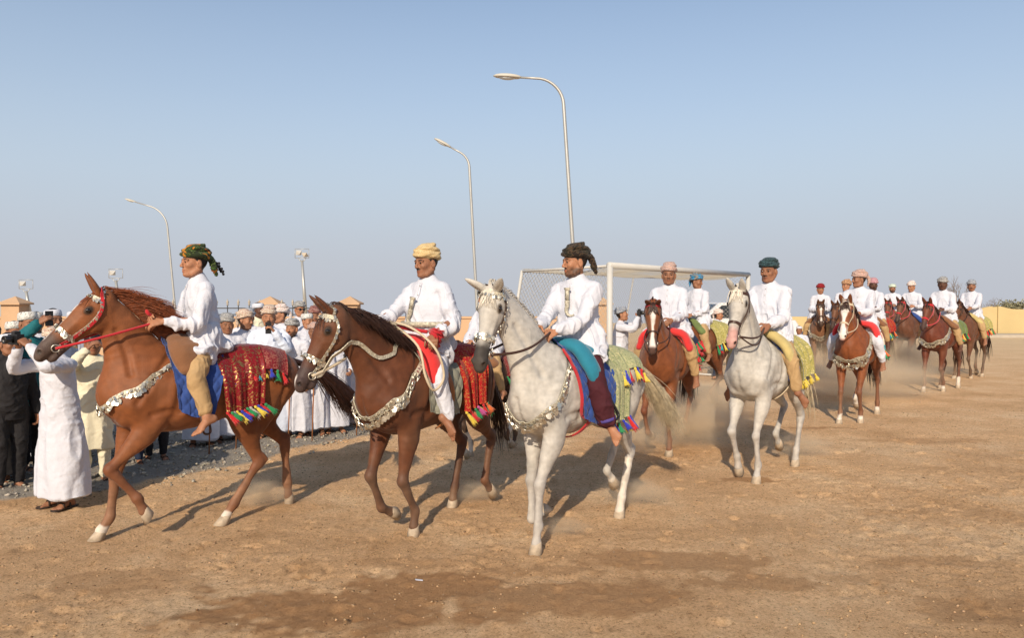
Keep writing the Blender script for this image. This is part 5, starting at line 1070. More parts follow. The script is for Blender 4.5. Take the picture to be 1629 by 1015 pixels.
for k in range(9):
    a = hq(-.12, .02 + .01 * (k % 3), .03 - .015 * (k % 4)); e = hq(-.19 - .012 * k % .06, .02 * (k % 3), .01 - .022 * (k % 5)); mb.tube([a, (a + e) / 2 + A(0, 0, .01), e], .004, 4); mb.ball(e, .012, 5)
mb.build('turban_fringe', M['black'], r1.root)
MB().tube(catmull(np.array([(.12, .34, 1.05), (.14, .37, .90), (.12, .38, .82), (.07, .37, .83), (.09, .35, .95), (.12, .34, 1.05)]), 5), .009, 6).build('stirrup_strap', M['leather'], H1.root)

# 2 -- dark bay in the middle
H2 = Horse('dark bay horse in silver headgear, rider in yellow turban on its back', (-.706, 6.28), 58, [(.34, 0, 8), (.27, .12, -62), (-.80, .09, -40), (-.50, 0, 12)], poll=(1.06, -.06, 1.80), pitch=62, yaw=-28, coat=(.105, .035, .0145), dark=(.03, .012, .008), muzzle=(.055, .035, .032), vox=.0085, seed=2, blaze=(.5, .6, .01), drop=.015, headsc=1.0)
H2.mane(M['mane_dark'], n=2200, L=.27, flow=(-.75, .55, -.1), lift=.25, r=.0025, g=(-.1, .1, -.45)); H2.tail(M['mane_dark'], n=120, L=.8, out=.2)
H2.bridle(M['ivory'], silver=True, noseband=M['silver'], w=.018); H2.breast_collar(M['ivory'], V=.98, w=.042, top=(.30, 1.42), size=.017, drop=.06)
H2.strap([(.40, .08, 1.60), (.56, .16, 1.50), (.72, .16, 1.45), H2.hp(.14, .13, -.30), H2.hp(.40, .085, -.20), H2.hp(.475, .065, -.11)], .03, .008, M['ivory'], 'silver_rein', off=.012)
o, h = H2.drape('saddle_pad', M['greyquilt'], (-.16, .34), (-.02, .32), .66, quilt=.10, nx=40, ns=56, off=.018, fold=.0)
H2.cushion('saddle', M['brightred'], [(.24, .30, 1.24), (.26, .24, 1.40), (.24, .10, 1.53), (.24, -.10, 1.53), (.26, -.24, 1.40), (.24, -.30, 1.24)], [(.075, .05), (.085, .06), (.075, .055), (.075, .055), (.085, .06), (.075, .05)], extra=[([(.2, 0, 1.49), (-.36, 0, 1.49)], [(.25, .075), (.27, .07)])])
o, h = H2.drape('side_cloth', M['redgold'], (-.52, -.06), (-.46, -.14), .68, off=.034, fold=.022, nx=34, ns=44); H2.tassels(h[1][::4], o, L=.11, cols=('tgreen', 'torange', 'tred', 'tyellow', 'tpink'), blow=(-.8, .2)); H2.tassels(h[-1][::8], o)
for y in (1, -1): H2.strap([(.10, y * .30, 1.30), (.08, y * .31, 1.1), (.06, y * .28, .92), (.05, y * .12, .84)], .045, .01, M['tanleather'], 'girth', off=.03)
r2 = rider(H2, 'man rider in pale yellow turban and white trousers wearing a silver dagger', seated(lean=-.02, wrL=(.26, .28, 1.60), wrR=(.42, -.20, 1.66), kn=(.24, .31, 1.25), an=(.19, .36, .93), toe=(.16, .44, .82), hyaw=-14, hpitch=2, pnL=(0, 0, -1), pnR=(0, .4, -1), hdL=(.6, .3, -.5), twist=-4), 'brown', 'straw', 1, near=True, pants='white', moustache=1, fat=1.15, pants_end=.95)
dagger(r2, .028, -.04, .05, -14); belt(r2, M['ivory'], (.222, .20), .12)
H2.reins(M['rope'], [(.48, -.14, 1.66), (.48, -.22, 1.66)], r=.012, sag=.02)
MB().tube(catmull(np.array([(.44, -.10, 1.70), (.40, .14, 1.66), (.36, .36, 1.50), (.30, .40, 1.28), (.40, .38, 1.18), (.48, .36, 1.30), (.47, .28, 1.52), (.46, .0, 1.70)]), 6), .010, 8).build('lead_rope', M['rope'], H2.root)
mb = MB(); mb.tube(catmull(np.array([(.42, -.18, .20), (.38, .0, .16), (.33, .16, .13), (.30, .24, .12)]), 6), .016, 7); 
for k in range(60): a = A(.26, .22, .13); d = nrm(A(.1, .9, -.35) + A(*(rng.gauss(0, .22) for _ in range(3)))); mb.tube([a, a + d * .07, a + d * .13 + A(0, 0, -.02)], [.012, .008, .003], 4)
mb.build('red_sash', M['red'], r2.root)

# 3 -- grey in front
GREY = dict(coat=(.47, .45, .415), dark=(.34, .32, .31), muzzle=(.022, .021, .022), grey=True)
H3 = Horse('grey horse nearest the camera with silver breast collar and pale flowing tail', (.54, 6.14), 50, [(.72, 0, 12), (.27, .20, -105), (-.43, 0, 18), (-.74, .20, -40)], poll=(1.02, -.05, 1.96), pitch=67, yaw=12, vox=.0085, seed=3, ears='wide', socks=[(2, .75), (3, .7)], headsc=1.0, **GREY)
H3.mane(M['mane_white'], n=900, L=.14, flow=(-.5, -.3, .1), lift=.5, r=.003, forelock=60, side=-1, g=(-.1, -.1, -.3)); H3.tail(M['mane_blond'], n=1100, L=.74, out=.55, g=.28, r=.0021, swing=.20, spread=.08)
H3.bridle(M['leather'], silver=True, noseband=M['silver'], brow=M['ivory']); H3.breast_collar(M['ivory'], V=.93, w=.03, top=(.28, 1.46), size=.018, drop=.055)
H3.drape('saddle_pad', M['blue'], (-.20, .36), (-.02, .32), .70, quilt=.075, nx=50, ns=64, off=.018, fold=.0)
P_ = [(x, z) for x, z in ((.31, 1.5), (.30, 1.3), (.25, 1.05), (.20, .93))]
for y in (1, -1): H3.strap([(.37, y * .10, 1.48), (.365, y * .22, 1.36), (.35, y * .28, 1.15), (.33, y * .29, .98), (.16, y * .31, .905), (-.03, y * .31, .90)], .022, .012, M['red'], 'pad_piping', off=.02)
H3.cushion('saddle', M['turq'], [(.21, .31, 1.27), (.24, .27, 1.38), (.25, .14, 1.51), (.25, -.14, 1.51), (.24, -.27, 1.38), (.21, -.31, 1.27)], [(.07, .045), (.08, .055), (.075, .055), (.075, .055), (.08, .055), (.07, .045)], extra=[([(.2, 0, 1.47), (-.34, 0, 1.47)], [(.25, .07), (.28, .075)])])
o, h = H3.drape('rump_cloth', M['leaf'], (-.72, -.24), (-.64, -.20), .34, off=.022, fold=.008, nx=30); H3.tassels(h[1][2:-1:4], o, L=.10, cols=('tyellow', 'tred', 'tblue')); H3.tassels(h[-1][::5], o, L=.1)
o, h = H3.drape('side_cloth', M['leaf'], (-.38, -.12), (-.34, -.06), .74, off=.034, fold=.012, nx=26, ns=50); H3.tassels(h[1][::4], o, L=.10, cols=('tblue', 'tred', 'tyellow', 'tblue', 'tred', 'tgreen'), blow=(-.5, .5)); H3.tassels(h[-1][::8], o)
r3 = rider(H3, 'bearded rider in dark camouflage turban and plum trousers on the foremost grey horse', seated(lean=.02, wrL=(.40, .08, 1.63), wrR=(.44, -.08, 1.66), kn=(.20, .31, 1.24), an=(.13, .37, .91), toe=(.17, .46, .80), hyaw=-28, hpitch=2, pnL=(0, -.5, -.8), pnR=(0, .5, -.8)), 'tan', 'dark', 2, near=True, pants='plum', beard=.85, moustache=1, flare=1.35, pants_end=.9, cuff=mat('violet_trim', (.07, .05, .22), rough=.8))
dagger(r3, .015, .01, .12, 0)
H3.reins(M['leather'], [(.46, .06, 1.62), (.48, -.06, 1.65)], r=.010, sag=.03)
MB().tube(catmull(np.array([(.02, .33, 1.08), (.06, .36, .98), (.02, .37, .93), (-.04, .36, .96), (.02, .33, 1.08)]), 5), .011, 6).build('stirrup', M['blackplastic'], H3.root)
for y in (1, -1): H3.strap([(.16, y * .33, 1.0), (.20, y * .3, .90), (.22, y * .2, .84), (.22, 0, .80)], .04, .01, M['red'], 'girth', off=.02)

# 4 -- chestnut with white blaze
H4 = Horse('chestnut horse facing the camera with a broad white blaze', (1.97, 9.45), 64, [(.46, 0, 12), (.36, .20, -65), (-.5, .12, -25), (-.62, 0, 22)], poll=(.86, .03, 1.84), pitch=66, yaw=14, coat=(.185, .058, .020), dark=(.07, .022, .012), muzzle=(.09, .05, .04), blaze=(.02, .56, .022), vox=.0115, seed=4, socks=[(3, .3)], ears='fwd')
H4.mane(M['mane_dark'], n=180, L=.2, flow=(-.5, -.5, 0), r=.008); H4.tail(M['mane_dark'], n=90, L=.8, out=.2, r=.009)
H4.bridle(M['leather'], silver=False, brow=M['red']); o, h = H4.drape('saddle_pad', M['brightred'], (-.1, .30), (0, .26), .45, off=.03, quilt=.1); H4.cushion('saddle', M['brightred'], [(.22, .31, 1.28), (.24, .2, 1.46), (.24, -.2, 1.46), (.22, -.31, 1.28)], [(.09, .05)] * 4, voxel=.016)
o, h = H4.drape('side_cloth', M['navy'], (-.5, -.05), (-.45, -.1), .5, off=.03); H4.tassels(np.vstack([h[1][::4], h[1][1::4] + A(0, .01, .09), h[1][2::4] + A(0, .01, .18)]), o, L=.12, cols=('tred', 'tgreen', 'tred')); H4.tassels(h[-1][::6], o)
rider(H4, 'rider in pink patterned turban and khaki trousers on the blazed chestnut', seated(wrL=(.36, .12, 1.62), wrR=(.36, -.12, 1.62), hyaw=12), 'brown', 'pink', 1, moustache=.6)
H4.reins(M['leather'], [(.40, .1, 1.6), (.40, -.1, 1.6)])
# 5 -- bay behind it
H5 = Horse('bay horse with black legs behind the blazed chestnut, seen near the goal', (3.25, 13.2), 36, [(.5, .12, -40), (.3, 0, 10), (-.3, .08, -30), (-.62, 0, 22)], poll=(.84, 0, 1.70), pitch=60, coat=(.16, .05, .018), dark=(.012, .009, .008), vox=.015, seed=5, hoofmat='darkhoof')
H5.mane(M['mane_black'], n=90, L=.22, r=.011); H5.tail(M['mane_black'], n=70, L=.9, out=.15, r=.011); H5.bridle(M['leather'])
o, h = H5.drape('side_cloth', M['yellowgreen'], (-.6, -.1), (-.55, -.15), .55, off=.03, fold=.02); H5.tassels(h[1][::4], o, L=.13); H5.cushion('saddle', M['greencloth'], [(.2, .3, 1.3), (.2, 0, 1.5), (.2, -.3, 1.3)], [(.09, .06)] * 3, voxel=.02)
rider(H5, 'rider in bright blue turban looking back over his shoulder to the right', seated(wrL=(.30, .12, 1.60), wrR=(.30, -.10, 1.60), hyaw=105, hpitch=6), 'brown', 'blue', 0, vox=.0105); H5.reins(M['leather'], [(.34, .1, 1.58), (.34, -.1, 1.58)])
# 6 -- second grey
H6 = Horse('grey horse with pink muzzle and black bridle walking right of centre', (2.78, 8.15), 49, [(.60, 0, 18), (.47, .05, -15), (-.46, 0, 16), (-.62, .17, -35)], poll=(.90, .05, 1.98), pitch=64, yaw=6, vox=.0105, seed=6, socks=[], ears='up', **{**GREY, 'muzzle': (.48, .27, .24)})
H6.mane(M['mane_white'], n=160, L=.14, flow=(-.5, -.3, .1), lift=.4, r=.006, side=-1); H6.tail(M['mane_blond'], n=120, L=.8, out=.3, r=.006)
H6.bridle(M['leather'], w=.024); H6.drape('saddle_pad', M['blue'], (-.12, .26), (-.05, .20), .62, quilt=.08, nx=36, ns=50, off=.018, fold=.0)
H6.cushion('saddle', M['yellowcloth'], [(.18, .32, 1.24), (.22, .24, 1.42), (.22, 0, 1.53), (.22, -.24, 1.42), (.18, -.32, 1.24)], [(.07, .045), (.08, .05), (.07, .05), (.08, .05), (.07, .045)], voxel=.014, extra=[([(.15, 0, 1.46), (-.3, 0, 1.46)], [(.22, .06), (.22, .06)])])
o, h = H6.drape('rump_cloth', M['greencloth'], (-.70, -.22), (-.62, -.2), .26, off=.02, fold=.012); o, h = H6.drape('side_cloth', M['yellowgreen'], (-.44, -.1), (-.50, -.12), .62, off=.034, fold=.02); H6.tassels(h[1][::3], o, L=.08, cols=('tyellow',), blow=(-.3, .1))
rider(H6, 'moustached rider in dark teal turban on the second grey horse', seated(wrL=(.36, .14, 1.60), wrR=(.38, -.05, 1.60), hyaw=0, hpitch=3, kn=(.18, .31, 1.24), an=(.15, .37, .90), toe=(.16, .45, .78)), 'brown', 'tealdark', 3, vox=.0075, moustache=.8, fat=1.05)
H6.reins(M['leather'], [(.42, .12, 1.58), (.42, -.04, 1.58)], r=.010); H6.reins(M['leather'], [(.42, .10, 1.56), (.42, -.06, 1.56)], r=.008, sag=.1)
for y in (1, -1): H6.strap([(.06, y * .31, 1.0), (.1, y * .3, .92), (.12, y * .15, .84), (.12, 0, .82)], .05, .01, M['rope'], 'girth', off=.015)
# 7 -- chestnut, big white face, fringed white collar
H7 = Horse('chestnut horse with wide white face and white fringed breast collar', (5.42, 11.75), 53, [(.45, 0, 10), (.72, 0, 28), (-.72, 0, 12), (-.40, .15, -40)], poll=(.86, .0, 1.84), pitch=58, yaw=2, coat=(.19, .055, .017), dark=(.05, .018, .01), muzzle=(.42, .25, .22), blaze=(-.02, .62, .040), vox=.0125, seed=7, socks=[(0, -.4), (1, -.2), (2, -.3), (3, 0)])
H7.mane(M['mane_dark'], n=110, L=.2, r=.009); H7.tail(M['mane_dark'], n=80, L=.85, out=.15, r=.01); H7.bridle(M['rope'], w=.026)
c = H7.breast_collar(M['ivory'], V=.92, w=.07, top=(.30, 1.32), size=.022, drop=.09); H7.cushion('saddle', M['brightred'], [(.22, .32, 1.28), (.24, .2, 1.48), (.24, -.2, 1.48), (.22, -.32, 1.28)], [(.13, .05)] * 4, voxel=.018)
o, h = H7.drape('side_cloth', M['cream'], (-.35, .0), (-.35, .0), .5, off=.03); H7.tassels(h[1][::2], o, L=.16, cols=('tteal', 'tred', 'torange', 'tgreen')); H7.tassels(h[-1][::5], o)
rider(H7, 'moustached rider in beige and pink turban facing left, on the white-faced chestnut', seated(lean=.06, wrL=(.42, .08, 1.66), wrR=(.42, -.08, 1.66), hyaw=-50, kn=(.30, .32, 1.24), an=(.18, .37, .92), toe=(.34, .40, .84)), 'brown', 'pink', 0, vox=.0095, moustache=1, pants='white', pants_end=.9, fat=1.1); H7.reins(M['rope'], [(.46, .06, 1.64), (.46, -.06, 1.64)])
# 8..14 -- farther back
def far(label, O, deg, coat, legs, poll, pitch, cloth, tb, shape, rlab, skin='brown', pants='khaki', yaw=0, hyaw=0, strapm='leather', dark=None, socks=(), seed=0, blaze=None, collar=None, scale=1.0, beard=0, moustache=0, tcol=('tred', 'tgreen', 'tyellow', 'torange'), saddle='brownfelt', rs=1.0, vox=.018, **k):
    H = Horse(label, O, deg, legs, poll=poll, pitch=pitch, yaw=yaw, coat=coat, dark=dark, vox=vox, seed=seed, socks=socks, blaze=blaze, scale=scale, **k)
    H.mane(M['mane_dark'], n=60, L=.2, r=.013, forelock=10); H.tail(M['mane_dark'], n=50, L=.85, out=.15, r=.014); H.bridle(M[strapm], w=.03)
    if collar: H.breast_collar(M[collar], V=.98, w=.05, top=(.30, 1.30), coins=True, size=.02)
    H.cushion('saddle', M[saddle], [(.2, .31, 1.3), (.22, .0, 1.5), (.2, -.31, 1.3)], [(.09, .06)] * 3, voxel=.022)
    o, h = H.drape('side_cloth', M[cloth], (-.6, -.05), (-.55, -.1), .5, off=.03, fold=.02, nx=16, ns=20); H.tassels(h[1][::3], o, L=.13, cols=tcol)
    q = random.Random(seed * 3); a = q.uniform(-.06, .08); rider(H, rlab, seated(lean=q.uniform(-.05, .08), twist=q.uniform(-9, 9), hpitch=q.uniform(-4, 9), wrL=(.36 + a, .06 + q.uniform(0, .12), 1.60 + q.uniform(0, .10)), wrR=(.34 - a, -.06 - q.uniform(0, .1), 1.60 + q.uniform(-.06, .08)), kn=(.20 + a, .31, 1.25), an=(.14 + a * 1.5, .37, .93), hyaw=hyaw), skin, tb, shape, vox=.0125, pants=pants, beard=beard, moustache=moustache); H.reins(M[strapm], [(.40, .08, 1.6), (.40, -.08, 1.6)], r=.012); return H
WA = [(.60, 0, 22), (.30, .12, -50), (-.75, .04, -25), (-.42, 0, 15)]; WB = [(.30, 0, -5), (.66, 0, 28), (-.40, 0, 20), (-.80, .05, -30)]; WC = [(.48, 0, 15), (.50, .18, -60), (-.6, 0, 15), (-.5, .15, -35)]
far('brown horse with blaze and white collar behind the second grey horse', (7.6, 18.6), 68, (.17, .075, .035), WC, (.84, 0, 1.84), 66, 'yellowgreen', 'red', 3, 'boy rider in dark red turban, farthest left of the back riders', 'tan', collar='ivory', blaze=(.05, .5, .02), seed=8, yaw=8, hyaw=10, scale=.97)
far('brown horse almost hidden behind the white-faced chestnut', (7.9, 17.8), 50, (.12, .045, .02), WA, (.84, 0, 1.75), 60, 'redgold', 'orange', 1, 'rider in orange patterned turban peeping out behind the white-faced chestnut', 'tan', seed=9, hyaw=-30)
far('dark bay horse with colourful tassels right behind the white-faced chestnut', (7.95, 16.6), 45, (.075, .03, .018), WB, (.78, 0, 1.72), 62, 'redgold', 'mauve', 1, 'smiling bearded rider in mauve turban right behind the white-faced chestnut', 'dark', seed=10, hyaw=30, moustache=1, beard=.6, tcol=('tteal', 'tred', 'torange', 'tgreen', 'tyellow'))
far('small brown horse of the last bearded rider in mint turban', (11.4, 22.6), 55, (.14, .045, .02), WC, (.84, 0, 1.8), 60, 'brocade', 'mint', 3, 'bearded rider in mint green turban, farthest back', 'brown', seed=11, hyaw=20, beard=1, moustache=1, strapm='red')
far('bay horse turned left between the mint turban rider and the dark chestnut', (10.3, 19.4), 44, (.115, .045, .024), WA, (.84, 0, 1.83), 58, 'navy', 'whitish', 1, 'rider in white and rust turban looking down on the bay horse', 'tan', seed=12, hyaw=-10, strapm='red', saddle='blue')
H12 = far('dark chestnut horse in red bridle with tricolour breast collar', (8.85, 15.5), 43, (.115, .028, .012), [(.30, 0, 5), (.70, 0, 25), (-.62, 0, 10), (-.30, 0, 25)], (.86, 0, 1.80), 56, 'greencloth', 'grey', 0, 'rider in grey and white turban on the dark chestnut in red bridle', 'dark', seed=13, hyaw=15, strapm='red', collar='whitish_collar' if False else 'ivory', socks=[(0, -.4), (1, -.3), (2, 0)], vox=.014, moustache=.7)
far('brown horse at the far right with yellow cloth, head hidden by the rider ahead', (10.95, 18.0), 40, (.11, .042, .02), WB, (.84, 0, 1.78), 60, 'yellowgreen', 'bluegrey', 1, 'rightmost rider, in blue-grey turban, last in the row', 'brown', seed=14, hyaw=20, moustache=.8, saddle='yellowcloth', dark=(.02, .014, .01))
H14 = far('dark horse with white socks hidden between the dark bay and foremost grey', (-.30, 9.0), 52, (.04, .018, .012), [(.55, .10, -35), (.22, 0, 5), (-.4, .1, -40), (-.75, 0, 15)], (.80, 0, 1.62), 62, 'maroon', 'dark', 3, 'rider in black headcloth hidden behind the foremost grey horse', 'tan', seed=15, socks=[(0, .5), (1, .5), (2, .4)], scale=.86, vox=.014)

# ------------------------------------------------------------------ spectators
def hair_cap(mt): F = Field((-.17, -.14, -.08), (.14, .14, .20), .008); F.ell((-.018, 0, .050), (.104, .086, .098), k=0); F.ell((.10, 0, -.03), (.09, .10, .085), k=.01, op='sub'); V, Q = F.mesh(1); V += vnormals(V, Q) * (noise(V, 60, 2) * .007)[:, None]; return make_mesh('hair', V, Q, mt)
hairm = hair_cap(M['mane_black'])
def spectator(label, px, Y, ytop, deg, arms, wearm, head, skin='brown', vox=.011, robe='white', legs=None, group='spectators lined up along the track', rw=.25, **k):
    s_ = (1.88 - (ytop - 475) / 1200 * Y) / 1.79; pk = {a: k.pop(a) for a in list(k) if a in ('hyaw', 'hpitch', 'stoop', 'gap', 'hroll')}
    P = Person(label, (pxX(px, Y), Y), heading(deg), standing(arms, **pk), skin, vox, scale=s_, group=group, seed=int(px), **k)
    if legs: P.trousers(M[legs], r=.075, end=.92); P.robe(M[robe], hem=.42 if robe == 'cream' else .78, wide=.19, depth=.15)
    else: P.robe(M[robe], wide=rw)
    P.sandals()
    if head == 'cap': P.wear('embroidered_cap', cap_em)
    elif head == 'plain': P.wear('white_cap', cap_pl)
    elif head == 'hair': P.wear('hair', hairm)
    elif head: P.wear('turban', turban(*head))
    return P
def hold(P, kind, side='L'):
    wr = P.p['wr' + side]; d, n, t = P.wd[side]; c = (P.p['wrL'] + P.p['wrR']) / 2 + d * .10 if kind == 'camera' else wr + d * .09 + n * .03
    c = P.root.matrix_basis @ Vector((c - P.zo).tolist()); s_ = P.root.scale[0]
    return c, s_
def phone(P, label, side='R', rz=0):
    c, s_ = hold(P, 'phone', side); r = empty('phone', c, P.root.rotation_euler.z, label, 'phone'); MB().box((0, 0, 0), (.010, .075, .15)).build('phone_case', M['blackplastic'], r, smooth=False); MB().box((-.0062, 0, 0), (.002, .066, .135)).build('phone_screen', mat('screen_glass', (.02, .025, .03), rough=.1), r, smooth=False)
def camera_(P, label):
    c, s_ = hold(P, 'camera'); r = empty('camera', c, P.root.rotation_euler.z, label, 'camera'); MB().box((0, 0, 0), (.06, .14, .09)).box((-.0, 0, .055), (.05, .05, .03)).build('camera_body', M['blackplastic'], r, smooth=False); MB().lathe([(.030, 0), (.036, .02), (.036, .07), (.030, .075), (.028, .06)], 14, roty(math.pi / 2), (.03, 0, 0)).build('lens', M['blackplastic'], r)
def stick(x, y, h, label, lean=.03, g='walking sticks of the spectators'):
    r = MB().tube([(0, 0, 0), (lean * .5, 0, h * .5), (lean, 0, h - .04), (lean + .03, 0, h), (lean + .07, 0, h - .01)], [.008, .009, .010, .011, .010], 7).build('walking_stick', M['tanleather'], None); r.location = (x, y, 0); tag(r, label, 'stick', g)
p1 = spectator('photographer in long white robe and sandals standing nearest, in front of the crowd', 93, 6.75, 512, 62, 'photo', None, ('cream', 3), 'brown', vox=.0085, gap=.085, moustache=1, rw=.30); camera_(p1, 'black camera held up by the white-robed photographer')
spectator('man in black shirt and dark trousers with plain white cap at the far left edge', 10, 7.3, 520, 150, 'down', None, 'plain', 'brown', robe='black', legs='black', hyaw=10, moustache=1)
spectator('man in embroidered cap and teal shirt at left edge behind the black shirt', 20, 8.0, 502, 150, 'folded', None, 'cap', 'brown', robe='teal', legs='black', hyaw=-5)
p4 = spectator('man in teal sleeves raising a phone beside the photographer', 42, 7.75, 486, 150, 'high', None, 'cap', 'brown', robe='teal', legs='black'); phone(p4, 'dark phone raised in the hand of the man in teal')
spectator('man in plain white cap behind the muzzle of the leftmost horse', 82, 8.6, 482, 150, 'down', None, 'plain', 'brown')
spectator('person in cream tunic and trousers hidden behind the leftmost horse head', 147, 7.55, 520, 120, 'photo', None, 'hair', 'brown', robe='cream', legs='cream')
spectator('person in dark clothes behind the forelegs of the leftmost horse', 205, 8.4, 535, 110, 'down', None, 'hair', 'brown', robe='navy', legs='navy'); spectator('person in dark clothes standing under the neck of the leftmost horse', 245, 8.7, 540, 120, 'down', None, 'hair', 'brown', robe='black', legs='black')
spectator('young man with bare dark hair behind the hands of the boy rider', 269, 12, 481, 110, 'down', None, 'hair', 'tan', hyaw=0)
spectator('white-robed man hidden behind the boy rider, robe showing below the horse', 318, 9.5, 500, 120, 'stick', None, ('cream', 1), 'brown'); spectator('white-robed man behind the red brocade cloth, hem showing below the horse', 360, 9.8, 495, 120, 'down', None, ('grey', 1), 'brown')
spectator('man in cream and maroon turban in profile right of the boy rider', 386, 10.1, 488, 165, 'down', None, ('cream', 0), 'tan', moustache=.8, beard=.5)
spectator('dark man in white cap and cream shirt standing tall behind the turbans', 409, 12.6, 475, 150, 'down', None, 'plain', 'dark', robe='cream')
p9 = spectator('moustached man in pale blue robe holding a phone to his chin', 428, 10.0, 482, 105, 'phone', None, ('cream', 1), 'tan', robe='bluewhite', moustache=1); phone(p9, 'dark phone held at the chin of the man in pale blue robe', 'L')
spectator('man in cream turban turned left behind the pale blue robe', 449, 11.2, 480, 60, 'down', None, ('whitish', 0), 'tan', hyaw=-20)
spectator('bearded man in grey turban and white robe left of the dark bay horse head', 466, 10.1, 502, 80, 'stick2', None, ('grey', 3), 'tan', beard=1, moustache=1)
ps = spectator('man with sunglasses and grey cap at the back of the crowd', 476, 13.6, 475, 120, 'down', None, ('grey', 3), 'tan', hyaw=10)
mb = MB()
for y in (-1, 1): mb.ball(ps.hc + ps.H @ A(.095, y * .034, .006) - ps.zo, (.01, .028, .018), 6, ps.H)
mb.tube([ps.hc + ps.H @ A(*q) - ps.zo for q in ((.0, -.08, .01), (.09, -.055, .01), (.1, 0, .012), (.09, .055, .01), (0, .08, .01))], .004, 5); mb.build('sunglasses', M['blackplastic'], ps.root)
spectator('man in brown turban behind the ears of the dark bay horse', 500, 11.9, 484, 110, 'down', None, ('brown', 1), 'brown')
spectator('dark-haired young spectator behind the poll of the dark bay horse', 522, 13.0, 489, 110, 'down', None, 'hair', 'brown'); spectator('man in dark grey patterned turban left of the peach pillar', 543, 12.4, 486, 120, 'folded', None, ('grey', 1), 'brown')
spectator('white-robed man behind the muzzle of the dark bay horse, holding a stick', 532, 10.5, 512, 110, 'stick', None, ('cream', 3), 'tan'); spectator('white-robed man under the head of the dark bay horse', 500, 10.3, 508, 100, 'down', None, ('pink', 3), 'brown')
spectator('short man in cream and grey turban right of the peach pillar', 582, 14, 504, 130, 'down', None, ('grey', 0), 'brown', robe='bluewhite')
spectator('robed man hidden behind the neck of the dark bay horse', 562, 11.0, 520, 115, 'down', None, ('cream', 0), 'brown')
for px, Y, yt, hd_, sk, rb, lb in [(-14, 7.5, 506, 'hair', 'brown', 'black', 'bare-headed person in black cut off by the left edge of the picture'), (34, 8.5, 520, 'plain', 'dark', 'navy', 'man in plain white cap and dark navy robe behind the arm of the photographer'), (60, 9.3, 488, 'cap', 'brown', 'black', 'man in embroidered cap and black shirt between the raised phone and the white-capped man'), (118, 9.6, 486, 'plain', 'tan', 'white', 'white-robed man standing directly behind the face of the leftmost horse'),
    (396, 11.6, 486, ('bluegrey', 3), 'brown', 'white', 'man in blue-grey turban between the profile turban and the tall white cap'), (441, 12.4, 486, ('mint', 3), 'dark', 'white', 'dark man in pale mint turban behind the pale blue robe'), (487, 11.3, 492, 'cap', 'tan', 'white', 'man in embroidered cap just left of the ears of the dark bay horse'),
    (513, 11.5, 496, ('orange', 1), 'brown', 'bluewhite', 'man in orange turban and pale blue robe behind the crest of the dark bay horse'), (556, 13.6, 490, 'plain', 'brown', 'white', 'man in plain white cap in front of the peach pillar'), (602, 13.3, 498, ('whitish', 3), 'tan', 'white', 'last man of the crowd, in white and rust turban beside the yellow-turbaned rider')]:
    spectator(lb, px, Y, yt, 90 + (px * 7) % 60, ['down', 'folded', 'stick2'][px % 3], None, hd_, sk, robe=rb, hyaw=(px * 13) % 50 - 25, hpitch=px % 9, moustache=px % 2)
for px, Y, lb in [(330, 9.0, 'thin walking stick under the belly of the leftmost horse'), (373, 9.3, 'thin walking stick by the tassels of the red brocade cloth'), (495, 9.9, 'pale walking stick standing below the dark bay horse muzzle'), (457, 9.9, 'walking stick left of the dark bay horse muzzle'), (566, 10.3, 'walking stick behind the neck of the dark bay horse')]: stick(pxX(px, Y), Y, .86, lb)
g2 = 'onlookers beyond the goal'
pu = spectator('bespectacled cameraman in blue-grey turban beside the goal post', 986, 13.6, 484, 160, 'photo', None, ('bluegrey', 3), 'tan', hyaw=8, hpitch=-12, group=g2); camera_(pu, 'black camera held by the man beside the goal post')
spectator('onlooker in white headcloth and pale blue shirt beside the parked white car', 1141, 17.5, 489, 150, 'folded', None, ('whitish', 0), 'tan', robe='bluewhite', legs='navy', group=g2, vox=.014)
spectator('onlooker in grey turban seen above the hands of the bearded rider', 843, 15.5, 497, 100, 'down', None, ('grey', 3), 'brown', group=g2, vox=.014)
spectator('small child in white robe standing right of the second grey horse', 1272, 16.5, 515, 60, 'down', None, 'plain', 'brown', group=g2, vox=.014); spectator('small child in white by the low yellow wall left of the brown horse', 1284, 19, 512, 90, 'down', None, ('grey', 3), 'brown', group=g2, vox=.014)

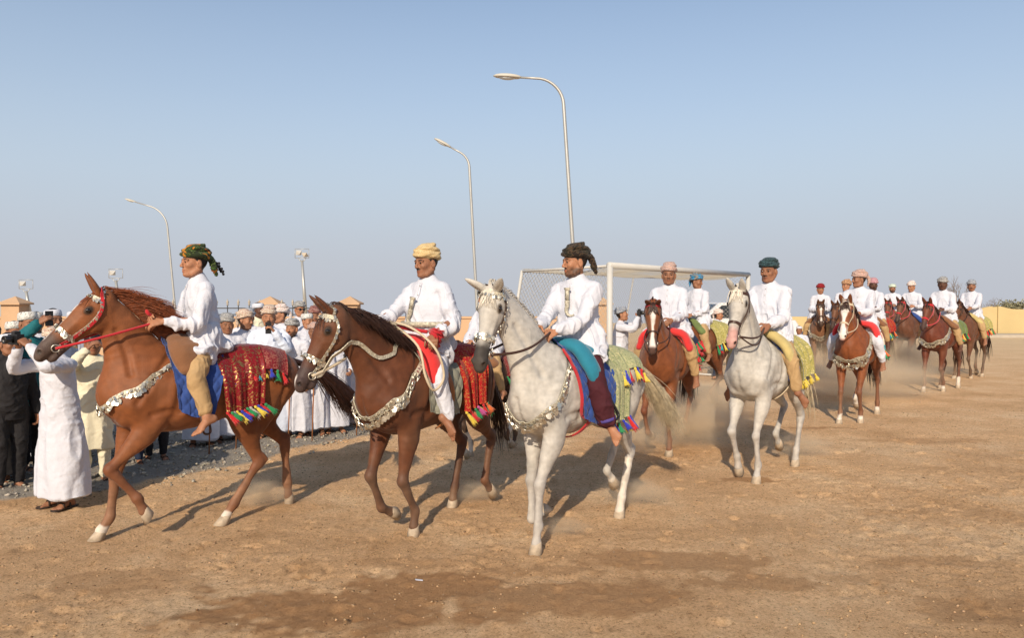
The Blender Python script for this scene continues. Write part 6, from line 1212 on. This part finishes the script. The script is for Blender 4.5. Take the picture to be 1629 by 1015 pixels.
# ------------------------------------------------------------------ dust kicked up by the hooves
dm = bpy.data.materials.new('airborne_dust'); dm.use_nodes = True; N = dm.node_tree; L = N.links; N.nodes.remove(N.nodes['Principled BSDF'])
v_ = N.nodes.new('ShaderNodeVolumePrincipled'); v_.inputs['Color'].default_value = (.98, .83, .62, 1); v_.inputs['Anisotropy'].default_value = .1; L.new(v_.outputs[0], N.nodes['Material Output'].inputs['Volume'])
tc = N.nodes.new('ShaderNodeTexCoord'); ln = N.nodes.new('ShaderNodeVectorMath'); ln.operation = 'LENGTH'; L.new(tc.outputs['Object'], ln.inputs[0])
mr = N.nodes.new('ShaderNodeMapRange'); mr.interpolation_type = 'SMOOTHSTEP'; mr.inputs[1].default_value = 1; mr.inputs[2].default_value = 0; L.new(ln.outputs['Value'], mr.inputs[0])
nn = N.nodes.new('ShaderNodeTexNoise'); nn.inputs['Scale'].default_value = 2.2; nn.inputs['Detail'].default_value = 3; L.new(tc.outputs['Object'], nn.inputs['Vector'])
m2 = N.nodes.new('ShaderNodeMapRange'); m2.inputs[1].default_value = .30; m2.inputs[2].default_value = .66; L.new(nn.outputs[0], m2.inputs[0])
mm = N.nodes.new('ShaderNodeMath'); mm.operation = 'MULTIPLY'; L.new(mr.outputs[0], mm.inputs[0]); L.new(m2.outputs[0], mm.inputs[1])
oi = N.nodes.new('ShaderNodeObjectInfo'); sepc = N.nodes.new('ShaderNodeSeparateColor'); L.new(oi.outputs['Color'], sepc.inputs[0]); m3 = N.nodes.new('ShaderNodeMath'); m3.operation = 'MULTIPLY'; L.new(mm.outputs[0], m3.inputs[0]); L.new(sepc.outputs[0], m3.inputs[1]); L.new(m3.outputs[0], v_.inputs['Density'])
bm_ = MB().ball((0, 0, 0), 1, 12); dme = make_mesh('dust_cloud', np.vstack(bm_.V), bm_.F, dm)
for (x, y, z, rx, ry, rz_, dn) in [(2.3, 9.6, .30, .9, .8, .40, 1.3), (1.45, 8.9, .2, .6, .4, .25, 1.2), (3.0, 11.5, .35, 1.3, 1.1, .45, .8), (6.6, 14.2, .40, 1.7, 1.4, .60, .8), (8.2, 17.4, .5, 1.9, 1.4, .75, .9), (10.2, 18.6, .4, 1.6, 1.4, .6, .7), (1.1, 6.75, .14, .40, .3, .16, 1.8), (.40, 5.9, .08, .30, .2, .11, 1.6), (-2.25, 6.75, .13, .34, .22, .16, 2.6), (-.35, 6.9, .1, .35, .25, .13, 1.5), (3.4, 8.9, .15, .5, .35, .2, 1.2)]:
    o = put('dust_cloud', dme); o.location = (x, y, z); o.scale = (rx, ry, rz_); o.color = (dn * 4.3, 0, 0, 1); tag(o, kind='stuff'); o['label'] = 'pale dust kicked up by the hooves'
